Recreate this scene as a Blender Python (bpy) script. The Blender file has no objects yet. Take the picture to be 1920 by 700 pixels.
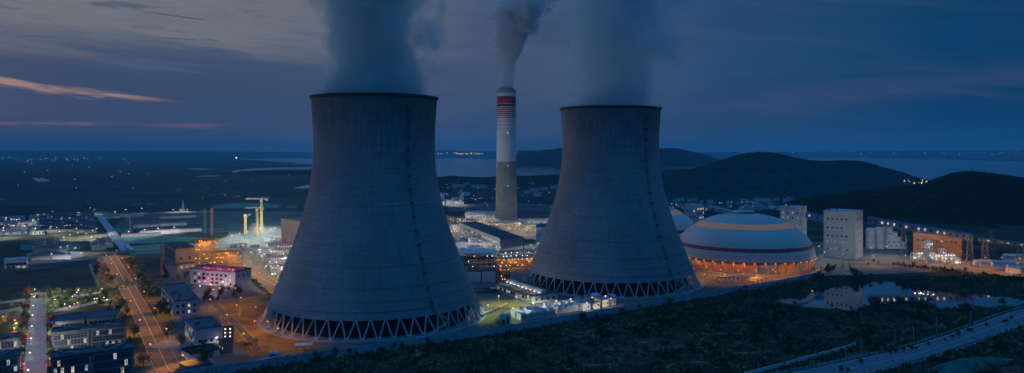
import bpy, math, random
import numpy as np
from mathutils import Vector, noise
random.seed(7); rng = np.random.default_rng(7)
R = math.radians
sc = bpy.context.scene
col = sc.collection
CH, F, HY = 120.0, 1400.0, 285.0          # camera height (m), focal length and horizon row at 1920 px width

# ------------------------------------------------------------------ camera
cam = bpy.data.objects.new('camera', bpy.data.cameras.new('camera'))
col.objects.link(cam); sc.camera = cam
cam.location = (0, 0, CH); cam.rotation_euler = (R(90), 0, 0)
cam.data.sensor_width = 36; cam.data.lens = 36 * F / 1920
cam.data.shift_y = -(350 - HY) / 1920
cam.data.clip_start = 1; cam.data.clip_end = 120000

# ------------------------------------------------------------------ colour management, render
sc.view_settings.view_transform = 'Standard'; sc.view_settings.look = 'None'
sc.view_settings.exposure = 0.0; sc.view_settings.gamma = 1.0
sc.view_settings.use_curve_mapping = False
cy = sc.cycles
cy.use_denoising = True; cy.volume_bounces = 3; cy.max_bounces = 7; cy.diffuse_bounces = 2; cy.glossy_bounces = 3
cy.transparent_max_bounces = 8; cy.volume_step_rate = 0.6; cy.sample_clamp_indirect = 2.0; cy.sample_clamp_direct = 12.0
cy.use_light_tree = True; cy.light_sampling_threshold = 0.02

def S(r, g, b):
    f = lambda c: (c / 255 / 12.92) if c <= 10 else ((c / 255 + .055) / 1.055) ** 2.4
    return (f(r), f(g), f(b), 1)

class NT:
    """tiny node-graph writer"""
    def __init__(s, tree): s.t = tree; s.n = tree.nodes; s.l = tree.links
    def put(s, sock, v):
        if isinstance(v, bpy.types.NodeSocket): s.l.new(v, sock)
        elif v is not None:
            try: sock.default_value = v
            except Exception: sock.default_value = (v, v, v)
    def node(s, t, **kw):
        n = s.n.new(t)
        for k, v in kw.items(): setattr(n, k, v)
        return n
    def m(s, op, a, b=None, c=None, clamp=False):
        n = s.n.new('ShaderNodeMath'); n.operation = op; n.use_clamp = clamp
        for i, v in enumerate((a, b, c)):
            if v is not None: s.put(n.inputs[i], v)
        return n.outputs[0]
    def ss(s, x, lo, hi, a=0., b=1.):
        n = s.n.new('ShaderNodeMapRange'); n.interpolation_type = 'SMOOTHSTEP'
        s.put(n.inputs[0], x); n.inputs[1].default_value = lo; n.inputs[2].default_value = hi
        n.inputs[3].default_value = a; n.inputs[4].default_value = b
        return n.outputs[0]
    def lin(s, x, lo, hi, a=0., b=1., clamp=True):
        n = s.n.new('ShaderNodeMapRange'); n.clamp = clamp
        s.put(n.inputs[0], x); n.inputs[1].default_value = lo; n.inputs[2].default_value = hi
        n.inputs[3].default_value = a; n.inputs[4].default_value = b
        return n.outputs[0]
    def mix(s, f, a, b, mode='MIX'):
        n = s.n.new('ShaderNodeMix'); n.data_type = 'RGBA'; n.blend_type = mode
        s.put(n.inputs[0], f); s.put(n.inputs[6], a); s.put(n.inputs[7], b)
        return n.outputs[2]
    def ramp(s, x, pts):
        n = s.n.new('ShaderNodeValToRGB'); r = n.color_ramp
        while len(r.elements) < len(pts): r.elements.new(.5)
        for e, (p, c) in zip(r.elements, pts): e.position = p; e.color = c
        s.put(n.inputs[0], x); return n.outputs[0]
    def noise(s, vec, scale, detail=4, rough=.55, dist=0.):
        n = s.n.new('ShaderNodeTexNoise')
        if vec is not None: s.put(n.inputs['Vector'], vec)
        n.inputs['Scale'].default_value = scale; n.inputs['Detail'].default_value = detail
        n.inputs['Roughness'].default_value = rough; n.inputs['Distortion'].default_value = dist
        return n.outputs[0]
    def comb(s, x, y, z):
        n = s.n.new('ShaderNodeCombineXYZ')
        for i, v in enumerate((x, y, z)): s.put(n.inputs[i], v)
        return n.outputs[0]
    def sep(s, v):
        n = s.n.new('ShaderNodeSeparateXYZ'); s.put(n.inputs[0], v); return n.outputs
    def vmul(s, v, k):
        n = s.n.new('ShaderNodeVectorMath'); n.operation = 'MULTIPLY'; s.put(n.inputs[0], v); n.inputs[1].default_value = k
        return n.outputs[0]

# ------------------------------------------------------------------ world: dusk sky, light breaking through clouds to the west (picture left)
SUN_AZ, SUN_EL = R(-48), R(2.5)
w = bpy.data.worlds.new('World'); sc.world = w; w.use_nodes = True
g = NT(w.node_tree); bg = g.n['Background']
d = g.node('ShaderNodeTexCoord').outputs['Generated']
x, y, z = g.sep(d)
az = g.m('ARCTAN2', x, y); el = z
azn = g.m('ADD', g.m('DIVIDE', az, 2 * math.pi), .5)
base = g.ramp(azn, [(0, S(2, 36, 74)), (.30, S(20, 50, 92)), (.405, S(46, 68, 100)), (.468, S(60, 77, 106)), (.512, S(62, 80, 109)),
                    (.545, S(38, 70, 106)), (.585, S(4, 58, 98)), (.72, S(2, 38, 76)), (1, S(2, 36, 74))])
hz = g.ss(el, -.01, .05)
base = g.mix(g.m('MULTIPLY', g.m('SUBTRACT', 1., hz), .2), base, S(40, 70, 106))
zen = g.ss(el, .16, .75)
base = g.mix(g.m('MULTIPLY', zen, .9), base, S(36, 118, 188))
sv = g.comb(g.m('MULTIPLY', az, 2.2), g.m('ADD', g.m('MULTIPLY', el, 22.), g.m('MULTIPLY', az, 2.4)), 3.1)
n1 = g.noise(sv, 1.6, 6, .6, .4)
n2 = g.noise(g.comb(g.m('MULTIPLY', az, 7.), g.m('ADD', g.m('MULTIPLY', el, 75.), g.m('MULTIPLY', az, 3.)), 9.), 1.2, 5, .6, .6)
n3 = g.noise(g.comb(g.m('MULTIPLY', az, 3.), g.m('ADD', g.m('MULTIPLY', el, 16.), g.m('MULTIPLY', az, -1.5)), 17.), 1., 5, .55, .2)
# big soft variation everywhere
base = g.mix(g.ss(n3, .35, .7, 0, .28), base, S(16, 52, 92))
base = g.mix(g.ss(n1, .45, .8, 0, .12), base, S(84, 88, 112))
# faint mauve band on the right
bandr = g.m('SUBTRACT', g.m('SUBTRACT', el, .030), g.m('MULTIPLY', az, .095))
bm = g.m('MULTIPLY', g.ss(g.m('ABSOLUTE', g.m('ADD', bandr, g.m('MULTIPLY', g.m('SUBTRACT', n1, .5), .05))), .0, .024, 1, 0), g.m('MULTIPLY', g.ss(az, .12, .4), g.ss(az, .8, 1.4, 1, 0)))
base = g.mix(g.m('MULTIPLY', bm, .17), base, S(92, 84, 112))
# pale high cloud sheet to the upper left
e1 = g.m('ADD', el, g.m('MULTIPLY', g.m('SUBTRACT', n1, .5), .085))
e1 = g.m('ADD', e1, g.m('MULTIPLY', g.m('SUBTRACT', n2, .5), .018))
pale = g.m('MULTIPLY', g.ss(e1, .098, .152), g.ss(az, -.42, .08, 1, 0))
pale = g.m('MULTIPLY', pale, g.m('MULTIPLY', g.ss(az, -2.0, -.9), g.ss(el, .3, .7, 1, .15)))
pcol = g.mix(g.ss(n2, .3, .7), S(102, 106, 116), S(117, 117, 121))
base = g.mix(g.m('MULTIPLY', pale, .92), base, pcol)
# small dark streaks in the pale sheet
dk = g.m('MULTIPLY', g.ss(n2, .50, .64), g.m('MULTIPLY', g.ss(el, .105, .125), g.ss(el, .165, .195, 1, 0)))
dk = g.m('MULTIPLY', dk, g.m('MULTIPLY', g.ss(az, -.95, -.7), g.ss(az, -.4, -.2, 1, 0)))
base = g.mix(g.m('MULTIPLY', dk, .85), base, S(58, 72, 104))
# sunset gap: peach streak sloping down to the right, thin pink line under it
c1 = g.m('SUBTRACT', el, g.m('SUBTRACT', .0787 - .6 * .115, g.m('MULTIPLY', az, .115)))
n2b = g.m('MULTIPLY', g.m('SUBTRACT', n2, .5), .03)
thick = g.m('DIVIDE', g.m('ADD', c1, n2b), g.lin(az, -.64, -.40, .011, .003))
p1 = g.m('MULTIPLY', g.ss(g.m('ABSOLUTE', thick), .2, 1., 1, 0), g.m('MULTIPLY', g.ss(az, -.5, -.40, 1, 0), g.ss(az, -1.3, -.9)))
p1 = g.m('MULTIPLY', p1, g.ss(g.noise(g.comb(g.m('MULTIPLY', az, 11.), g.m('ADD', g.m('MULTIPLY', el, 120.), g.m('MULTIPLY', az, 14.)), 31.), 1., 5, .65, .4), .36, .58, .12, 1))
base = g.mix(g.m('MULTIPLY', p1, .72), base, S(176, 138, 122))
c2 = g.m('ADD', g.m('SUBTRACT', el, .0325), g.m('MULTIPLY', n2b, .30))
p2 = g.m('MULTIPLY', g.ss(g.m('ABSOLUTE', c2), .0005, .0045, 1, 0), g.m('MULTIPLY', g.ss(az, -.42, -.34, 1, 0), g.ss(az, -1.3, -.9)))
n4 = g.noise(g.comb(g.m('MULTIPLY', az, 16.), g.m('MULTIPLY', el, 160.), 23.), 1., 4, .6, .5)
p2 = g.m('MULTIPLY', p2, g.m('MULTIPLY', g.ss(n1, .3, .55), g.ss(n4, .44, .6, .08, 1)))
base = g.mix(g.m('MULTIPLY', p2, .8), base, S(132, 92, 112))
glow = g.m('MULTIPLY', g.ss(el, .03, .09, 1, 0), g.m('MULTIPLY', g.ss(az, -.75, -.3, 1, 0), g.ss(az, -1.6, -.9)))
base = g.mix(g.m('MULTIPLY', g.m('MULTIPLY', glow, g.ss(el, .01, .05)), .18), base, S(104, 86, 112))
sky = g.node('ShaderNodeTexSky', sky_type='NISHITA', sun_disc=False, sun_elevation=SUN_EL, sun_rotation=SUN_AZ, altitude=100, dust_density=3)
nis = g.mix(1., sky.outputs[0], (.05, .05, .05, 1), 'MULTIPLY')
fin = g.mix(.03, base, nis)
g.l.new(fin, bg.inputs[0]); bg.inputs[1].default_value = 1.15

# ------------------------------------------------------------------ sun: last light behind cloud, very weak and soft
sl = bpy.data.lights.new('sun', 'SUN'); sl.energy = .03; sl.angle = R(20); sl.color = (1, .72, .62)
so = bpy.data.objects.new('sun', sl); col.objects.link(so)
dirv = Vector((math.sin(SUN_AZ) * math.cos(SUN_EL), math.cos(SUN_AZ) * math.cos(SUN_EL), math.sin(SUN_EL)))
so.rotation_euler = dirv.to_track_quat('Z', 'Y').to_euler()

# ------------------------------------------------------------------ helpers
def G(px, py, z=0.):
    Y = F * (CH - z) / (py - HY); return ((px - 960) * Y / F, Y)
def PX(px, Y): return (px - 960) * Y / F
def ZP(py, Y): return CH - (py - HY) * Y / F
def G3(px, py, z=0.): a = G(px, py, z); return (a[0], a[1], z)

MATS = {}
def pm(name, c, rough=.85, var=.25, scale=.15, bump=0., metal=0., detail=5, c2=None, bscale=None, spec=.3):
    if name in MATS: return MATS[name]
    m = bpy.data.materials.new(name); m.use_nodes = True; MATS[name] = m
    g = NT(m.node_tree); b = g.n['Principled BSDF']
    pos = g.node('ShaderNodeNewGeometry').outputs['Position']
    n = g.noise(pos, scale, detail, .6)
    lo = tuple(v * (1 - var) for v in c[:3]) + (1,); hi = tuple(min(1, v * (1 + var)) for v in (c2 or c)[:3]) + (1,)
    g.l.new(g.mix(g.ss(n, .3, .7), lo, hi), b.inputs['Base Color'])
    b.inputs['Roughness'].default_value = rough; b.inputs['Metallic'].default_value = metal
    b.inputs['Specular IOR Level'].default_value = spec
    if bump:
        bn = g.node('ShaderNodeBump'); bn.inputs['Strength'].default_value = bump; bn.inputs['Distance'].default_value = 1.
        g.l.new(g.noise(pos, bscale or scale * 4, 4), bn.inputs['Height']); g.l.new(bn.outputs[0], b.inputs['Normal'])
    return m
def em(name, c, s):
    if name in MATS: return MATS[name]
    m = bpy.data.materials.new(name); m.use_nodes = True; MATS[name] = m
    b = m.node_tree.nodes['Principled BSDF']; b.inputs['Base Color'].default_value = (.3, .3, .3, 1)
    b.inputs['Emission Color'].default_value = tuple(c[:3]) + (1,); b.inputs['Emission Strength'].default_value = s
    return m

def link(o, parent=None):
    col.objects.link(o)
    if parent is not None: o.parent = parent
    return o
def tag(o, label=None, cat=None, group=None, kind=None):
    for k, v in (('label', label), ('category', cat), ('group', group), ('kind', kind)):
        if v: o[k] = v
    return o
def thing(name, label, cat, loc=(0, 0, 0), rz=0., group=None):
    o = bpy.data.objects.new(name, None); o.empty_display_size = .5
    link(o); o.location = tuple(loc) if len(loc) == 3 else (loc[0], loc[1], 0); o.rotation_euler[2] = rz
    return tag(o, label, cat, group)
def inst(name, me, parent, loc=(0, 0, 0), rz=0., scale=None):
    o = bpy.data.objects.new(name, me); link(o, parent); o.location = loc; o.rotation_euler[2] = rz
    if scale: o.scale = scale
    return o
def copy_tree(o, parent=None):
    c = o.copy(); col.objects.link(c); c.parent = parent
    for ch in list(o.children): copy_tree(ch, c)
    return c

class MB:
    def __init__(s): s.v = []; s.f = []; s.mi = []
    def add(s, vs, fs, mi=0):
        k = len(s.v); s.v += [tuple(p) for p in vs]; s.f += [tuple(i + k for i in f) for f in fs]; s.mi += [mi] * len(fs); return s
    def box(s, x0, x1, y0, y1, z0, z1, mi=0):
        return s.add([(x0, y0, z0), (x1, y0, z0), (x1, y1, z0), (x0, y1, z0), (x0, y0, z1), (x1, y0, z1), (x1, y1, z1), (x0, y1, z1)],
                     [(0, 3, 2, 1), (4, 5, 6, 7), (0, 1, 5, 4), (1, 2, 6, 5), (2, 3, 7, 6), (3, 0, 4, 7)], mi)
    def bar(s, a, b, r0, r1=None, n=6, mi=0, caps=True):
        r1 = r0 if r1 is None else r1
        a = Vector(a); b = Vector(b); dd = (b - a).normalized()
        u = dd.cross(Vector((0, 0, 1)) if abs(dd.z) < .95 else Vector((1, 0, 0))).normalized(); vv = dd.cross(u)
        vs = []
        for p, r in ((a, r0), (b, r1)):
            for i in range(n):
                t = 2 * math.pi * (i + .5) / n; vs.append(p + (u * math.cos(t) + vv * math.sin(t)) * r)
        fs = [(i, (i + 1) % n, n + (i + 1) % n, n + i) for i in range(n)]
        if caps: fs += [tuple(range(n - 1, -1, -1)), tuple(range(n, 2 * n))]
        return s.add(vs, fs, mi)
    def lathe(s, prof, n=48, cx=0., cy_=0., mi=0, cap=False, arc=None):
        vs = []; k = len(prof)
        full = arc is None; a0, a1 = (0, 2 * math.pi) if full else arc
        m_ = n if full else n + 1
        for i in range(m_):
            t = a0 + (a1 - a0) * i / n
            for (r, z_) in prof: vs.append((cx + r * math.cos(t), cy_ + r * math.sin(t), z_))
        fs = []
        for i in range(n):
            j = (i + 1) % m_
            for q in range(k - 1): fs.append((i * k + q, j * k + q, j * k + q + 1, i * k + q + 1))
        if cap: fs.append(tuple(i * k + k - 1 for i in range(m_)))
        return s.add(vs, fs, mi)
    def prism(s, poly, z0, z1, mi=0):
        n = len(poly)
        return s.add([(p[0], p[1], z0) for p in poly] + [(p[0], p[1], z1) for p in poly],
                     [tuple(range(n - 1, -1, -1)), tuple(range(n, 2 * n))] + [(i, (i + 1) % n, n + (i + 1) % n, n + i) for i in range(n)], mi)
    def mesh(s, name, mats, smooth=False):
        me = bpy.data.meshes.new(name); me.from_pydata(s.v, [], s.f)
        for m in (mats if isinstance(mats, (list, tuple)) else [mats]): me.materials.append(m)
        if any(s.mi): me.polygons.foreach_set('material_index', s.mi)
        if smooth: me.polygons.foreach_set('use_smooth', [True] * len(s.f))
        me.update(); return me
    def build(s, name, mats, parent=None, smooth=False, loc=(0, 0, 0), rz=0.):
        return inst(name, s.mesh(name, mats, smooth), parent, loc, rz)
def ccw(poly):
    a = sum(poly[i][0] * poly[(i + 1) % len(poly)][1] - poly[(i + 1) % len(poly)][0] * poly[i][1] for i in range(len(poly)))
    return poly if a > 0 else poly[::-1]
def sheet(name, pts, zz, mat, parent=None, kind='structure', px=True):
    poly = ccw([G(*p) if px else p for p in pts])
    b = MB(); b.add([(p[0], p[1], zz) for p in poly], [tuple(range(len(poly)))])
    o = b.build(name, mat, parent)
    if parent is None: tag(o, kind=kind)
    return o
def strip_pts(pts, width, off=0.):
    """left and right edge points of a polyline"""
    Lp, Rp = [], []
    for i, p in enumerate(pts):
        a = Vector(pts[max(0, i - 1)][:2]); b = Vector(pts[min(len(pts) - 1, i + 1)][:2])
        t = (b - a).normalized(); nrm = Vector((-t.y, t.x)); c = Vector(p[:2]) + nrm * off
        Lp.append(c + nrm * width / 2); Rp.append(c - nrm * width / 2)
    return Lp, Rp
def dens(pts, step):
    out = []
    for a, b in zip(pts[:-1], pts[1:]):
        a = Vector(a); b = Vector(b); n = max(1, int((b - a).length / step))
        out += [tuple(a.lerp(b, i / n)) for i in range(n)]
    return out + [tuple(pts[-1])]
def strip(name, pts, width, zz, mat, parent=None, off=0., kind='structure', h=0.):
    Lp, Rp = strip_pts(pts, width, off); b = MB(); n = len(pts)
    zs = [zz(p[0], p[1]) if callable(zz) else zz for p in Lp]
    if h:
        vs = []
        for i in range(n): vs += [(Lp[i].x, Lp[i].y, zs[i]), (Lp[i].x, Lp[i].y, zs[i] + h), (Rp[i].x, Rp[i].y, zs[i] + h), (Rp[i].x, Rp[i].y, zs[i])]
        fs = []
        for i in range(n - 1):
            for q in range(3): fs.append((4 * i + q, 4 * i + q + 1, 4 * i + q + 5, 4 * i + q + 4))
        fs += [(0, 3, 2, 1), (4 * n - 4, 4 * n - 3, 4 * n - 2, 4 * n - 1)]
        b.add(vs, fs)
    else:
        vs = []
        for i in range(n): vs += [(Lp[i].x, Lp[i].y, zs[i]), (Rp[i].x, Rp[i].y, zs[i])]
        b.add(vs, [(2 * i, 2 * i + 1, 2 * i + 3, 2 * i + 2) for i in range(n - 1)])
    o = b.build(name, mat, parent)
    if parent is None: tag(o, kind=kind)
    return o

# ------------------------------------------------------------------ materials
ORANGE = (1, .36, .02); WARM = (1, .72, .38); WHITE = (1, .93, .80); COOL = (.72, .88, 1); PINK = (1, .22, .38); RED = (1, .06, .08); GREENW = (.9, 1, .62)
concrete = pm('concrete', (.30, .31, .32), .9, .15, .05)
pale = pm('pale_paint', (.55, .56, .58), .7, .12, .1)
white = pm('white_paint', (.70, .70, .70), .6, .10, .1)
grey = pm('grey_cladding', (.26, .28, .31), .7, .15, .1)
dark = pm('dark_steel', (.035, .04, .05), .6, .3, .3)
steel = pm('galvanised_steel', (.22, .24, .26), .5, .2, .3, metal=.3)
blue = pm('blue_cladding', (.045, .13, .30), .5, .15, .15)
blueroof = pm('blue_roof', (.04, .075, .11), .55, .3, .08)
slate = pm('dark_flat_roof', (.085, .09, .10), .8, .3, .12)
brown = pm('brown_cladding', (.34, .17, .10), .8, .25, .12)
peach = pm('peach_render', (.45, .30, .24), .8, .15, .1)
asph = pm('asphalt', (.055, .055, .058), .8, .25, .25, .15)
paleroad = pm('pale_paving', (.26, .26, .27), .8, .25, .35)
pathm = pm('concrete_path', (.20, .22, .25), .85, .25, .3)
dirt = pm('orange_earth', (.17, .105, .035), .95, .4, .05, .3, c2=(.24, .16, .05))
soil = pm('dark_soil', (.045, .035, .033), .95, .5, .04, .4)
grassm = pm('mown_grass', (.05, .085, .03), .95, .4, .08, .4)
teal = pm('sports_green', (.03, .24, .19), .8, .25, .03)
courtm = pm('court_blue', (.05, .10, .16), .7, .25, .05)
yellow = pm('crane_yellow', (.36, .29, .10), .5, .15, .4)
redp = pm('red_paint', (.36, .025, .05), .55, .15, .2)
bark = pm('bark', (.06, .045, .03), .95, .3, 2.)
leafA = pm('leaf_dark', (.022, .05, .026), .7, .6, .25, c2=(.05, .10, .045))
leafB = pm('leaf_mid', (.09, .14, .05), .7, .6, .3, c2=(.22, .28, .10))
leafC = pm('leaf_dry', (.30, .19, .11), .8, .5, .3, c2=(.50, .33, .19))
leafD = pm('leaf_red', (.22, .03, .03), .7, .5, .6)
tarp = pm('green_tarpaulin', (.01, .16, .13), .7, .3, .08, .5)
glass = pm('dark_glass', (.012, .022, .035), .15, .3, .3, spec=.6)
framem = pm('window_frame', (.20, .25, .30), .5, .1, .3)
def lit(name, c, s):
    m = em(name, c, s); g = NT(m.node_tree); b = g.n['Principled BSDF']; pos = g.node('ShaderNodeNewGeometry').outputs['Position']
    g.l.new(g.m('MULTIPLY', g.ss(g.noise(pos, .9, 3, .7), .38, .66, .12, 1.9), s), b.inputs['Emission Strength']); return m
lit_w = lit('lit_window', (1, .86, .60), .55)
lit_c = lit('lit_window_cool', (.85, .95, 1), .45)
bulb_o = em('lamp_orange', ORANGE, 4.); bulb_w = em('lamp_white', WHITE, 3.5); bulb_y = em('lamp_warm', WARM, 3.5)
bulb_c = em('lamp_cool', COOL, 3.); bulb_r = em('lamp_red', RED, 3.); bulb_p = em('lamp_pink', PINK, 3.); bulb_g = em('lamp_greenish', GREENW, 2.5)
BULB = {ORANGE: bulb_o, WARM: bulb_y, WHITE: bulb_w, COOL: bulb_c, RED: bulb_r, PINK: bulb_p, GREENW: bulb_g}

# ------------------------------------------------------------------ ground, one sheet out to the horizon, dipping at the pond
WALL = [(-215, 373), (-156, 408), (-7, 497), (109, 583), (255, 686), (296, 722)]
POND = [G(px, py, -4) for px, py in [(1425, 562), (1480, 556), (1522, 553), (1530, 540), (1560, 535), (1635, 529), (1660, 524), (1700, 533), (1790, 544), (1880, 551), (1990, 562),
                                     (1990, 572), (1920, 572), (1890, 581), (1800, 583), (1757, 584), (1742, 572), (1680, 573), (1640, 575), (1600, 581), (1592, 590), (1540, 585), (1490, 578), (1455, 570)]]
POND_E = np.array(POND)
def pond_sd(X, Y):
    """signed distance to the pond outline, negative inside"""
    P = POND_E; n = len(P); dmin = np.full(X.shape, 1e9); inside = np.zeros(X.shape, bool)
    for i in range(n):
        ax, ay = P[i]; bx, by = P[(i + 1) % n]; ex, ey = bx - ax, by - ay
        t = np.clip(((X - ax) * ex + (Y - ay) * ey) / (ex * ex + ey * ey), 0, 1)
        dmin = np.minimum(dmin, np.hypot(X - ax - t * ex, Y - ay - t * ey))
        c = ((ay > Y) != (by > Y)) & (X < (bx - ax) * (Y - ay) / (by - ay + 1e-12) + ax)
        inside ^= c
    return np.where(inside, -dmin, dmin)
ROADR = [G(1380, 735), G(1560, 700), G(1720, 664), G(1810, 634), G(1920, 592), G(2080, 548)]
def wall_side(X, Y):
    """positive on the field side of the perimeter wall"""
    wx = [p[0] for p in WALL]; wy = [p[1] for p in WALL]
    return np.interp(X, wx, wy, left=-1e4) - Y
def road_gap(X, Y):
    rx = [p[0] for p in ROADR]; ry = [p[1] for p in ROADR]
    return Y - np.interp(X, rx, ry)
def sstep(v, a, b):
    t = np.clip((v - a) / (b - a), 0, 1); return t * t * (3 - 2 * t)
def vnoise(X, Y, s, seed=0):
    r = np.zeros(X.shape); amp = 1.; tot = 0
    rg = np.random.default_rng(seed)
    for o in range(4):
        ph = rg.uniform(0, 6.28, 6); k = (2 ** o) / s
        a = rg.uniform(0, 6.28, 3)
        for j in range(3): r += amp * np.sin((X * math.cos(a[j]) + Y * math.sin(a[j])) * k * 6.28 * (1 + .3 * j) + ph[j] + 1.3 * np.sin((X * math.sin(a[j]) - Y * math.cos(a[j])) * k * 4 + ph[j + 3]))
        tot += amp * 3; amp *= .55
    return r / tot
def gh(X, Y):
    X = np.asarray(X, float); Y = np.asarray(Y, float)
    sd = pond_sd(X, Y)
    z = -6.5 * sstep(-sd, -11, 3)
    ws = wall_side(X, Y)
    fld = sstep(ws, 4, 25) * sstep(sd, 0, 20) * sstep(np.abs(road_gap(X, Y)), 18, 40) * (X > -150)
    z = z + fld * (vnoise(X, Y, 60, 3) * 1.6 - .4)
    return z
def ghs(x, y): return float(gh(np.array([x]), np.array([y]))[0])
def axis(lo, hi, step, far, grow=1.35):
    a = list(np.arange(lo, hi + step, step)); s_ = step; p = a[-1]
    while p < far[1]: s_ *= grow; p += s_; a.append(p)
    s_ = step; p = a[0]; b = []
    while p > far[0]: s_ *= grow; p -= s_; b.append(p)
    return np.array(b[::-1] + a)
gx = axis(-190, 620, 5, (-16000, 16000)); gy = axis(330, 800, 5, (-900, 18500))
GX, GY = np.meshgrid(gx, gy); GZ = gh(GX.ravel(), GY.ravel()).reshape(GX.shape)
far = np.hypot(GX, GY) > 1600
nx, ny = len(gx), len(gy)
vs = np.stack([GX.ravel(), GY.ravel(), GZ.ravel()], 1).tolist()
fs = [(j * nx + i, j * nx + i + 1, (j + 1) * nx + i + 1, (j + 1) * nx + i) for j in range(ny - 1) for i in range(nx - 1)]
mg = bpy.data.materials.new('ground_cover'); mg.use_nodes = True; g = NT(mg.node_tree); b = g.n['Principled BSDF']
pos = g.node('ShaderNodeNewGeometry').outputs['Position']; px_, py_, pz_ = g.sep(pos)
flat = g.comb(g.m('MULTIPLY', px_, .5), py_, 0.)
na = g.noise(pos, .012, 6, .6); nb = g.noise(flat, .0035, 5, .65, .4); nc = g.noise(pos, .09, 6, .7)
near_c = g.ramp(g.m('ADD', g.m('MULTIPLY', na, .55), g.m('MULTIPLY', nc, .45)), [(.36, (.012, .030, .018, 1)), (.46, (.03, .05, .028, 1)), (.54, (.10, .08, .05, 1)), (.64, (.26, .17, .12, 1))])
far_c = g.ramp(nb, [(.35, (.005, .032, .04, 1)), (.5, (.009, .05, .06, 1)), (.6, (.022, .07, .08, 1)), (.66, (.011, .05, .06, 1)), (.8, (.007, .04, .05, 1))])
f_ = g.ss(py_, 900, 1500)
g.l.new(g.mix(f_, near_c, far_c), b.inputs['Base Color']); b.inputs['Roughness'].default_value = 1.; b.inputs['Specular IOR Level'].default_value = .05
bn = g.node('ShaderNodeBump'); bn.inputs['Strength'].default_value = .8; bn.inputs['Distance'].default_value = .6
g.l.new(g.noise(pos, .35, 5, .7), bn.inputs['Height']); g.l.new(bn.outputs[0], b.inputs['Normal'])
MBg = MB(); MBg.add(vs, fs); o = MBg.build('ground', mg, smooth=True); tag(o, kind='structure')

# water
mw = bpy.data.materials.new('still_water'); mw.use_nodes = True; g = NT(mw.node_tree); b = g.n['Principled BSDF']
b.inputs['Base Color'].default_value = (.01, .03, .045, 1); b.inputs['Roughness'].default_value = .02; b.inputs['IOR'].default_value = 4.; b.inputs['Specular IOR Level'].default_value = 1.
pos = g.node('ShaderNodeNewGeometry').outputs['Position']
bn = g.node('ShaderNodeBump'); bn.inputs['Strength'].default_value = .03; bn.inputs['Distance'].default_value = .2
g.l.new(g.noise(pos, .35, 3), bn.inputs['Height']); g.l.new(bn.outputs[0], b.inputs['Normal'])
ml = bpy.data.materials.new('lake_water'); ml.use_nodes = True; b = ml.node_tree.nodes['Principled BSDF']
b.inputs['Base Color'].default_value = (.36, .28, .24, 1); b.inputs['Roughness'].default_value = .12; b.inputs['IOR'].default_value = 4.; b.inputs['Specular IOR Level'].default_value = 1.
cxp = sum(p[0] for p in POND) / len(POND)
hull = [G(1405, 560, -4), G(1440, 585, -4), G(1590, 600, -4), G(1760, 594, -4), G(1990, 588, -4), G(2000, 552, -4), G(1800, 537, -4), G(1660, 515, -4), G(1500, 530, -4)]
sheet('pond_water', hull, -4., mw, px=False)
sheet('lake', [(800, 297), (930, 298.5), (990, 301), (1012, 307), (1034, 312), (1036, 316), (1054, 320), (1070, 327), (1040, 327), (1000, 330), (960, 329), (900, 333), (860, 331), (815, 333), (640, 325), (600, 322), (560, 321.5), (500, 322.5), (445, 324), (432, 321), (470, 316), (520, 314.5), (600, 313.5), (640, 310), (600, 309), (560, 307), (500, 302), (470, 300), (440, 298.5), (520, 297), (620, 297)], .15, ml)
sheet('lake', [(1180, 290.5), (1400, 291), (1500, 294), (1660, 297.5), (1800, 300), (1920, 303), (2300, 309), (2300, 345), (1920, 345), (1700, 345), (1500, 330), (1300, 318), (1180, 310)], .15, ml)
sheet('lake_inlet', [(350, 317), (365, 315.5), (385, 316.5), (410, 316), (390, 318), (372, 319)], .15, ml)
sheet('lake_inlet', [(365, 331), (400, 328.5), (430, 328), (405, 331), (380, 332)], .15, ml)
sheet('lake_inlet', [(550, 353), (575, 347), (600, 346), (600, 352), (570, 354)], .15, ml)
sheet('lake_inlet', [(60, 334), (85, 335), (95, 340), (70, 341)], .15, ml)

# hills
def forest(name, c, c2, bump=1.):
    m = bpy.data.materials.new(name); m.use_nodes = True; g = NT(m.node_tree); b = g.n['Principled BSDF']
    pos = g.node('ShaderNodeNewGeometry').outputs['Position']
    n = g.noise(pos, .03, 8, .7); n2_ = g.noise(pos, .005, 3)
    g.l.new(g.mix(g.m('MULTIPLY', g.ss(n, .35, .65), g.ss(n2_, .3, .7, .4, 1)), c, c2), b.inputs['Base Color'])
    b.inputs['Roughness'].default_value = 1.; b.inputs['Specular IOR Level'].default_value = 0.
    bn = g.node('ShaderNodeBump'); bn.inputs['Strength'].default_value = 1.; bn.inputs['Distance'].default_value = 6 * bump
    g.l.new(g.noise(pos, .08, 5, .7), bn.inputs['Height']); g.l.new(bn.outputs[0], b.inputs['Normal'])
    return m
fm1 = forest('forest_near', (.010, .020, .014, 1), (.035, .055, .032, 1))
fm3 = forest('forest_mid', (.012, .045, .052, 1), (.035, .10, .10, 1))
fm2 = forest('forest_far', (.012, .024, .03, 1), (.035, .055, .055, 1))
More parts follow.
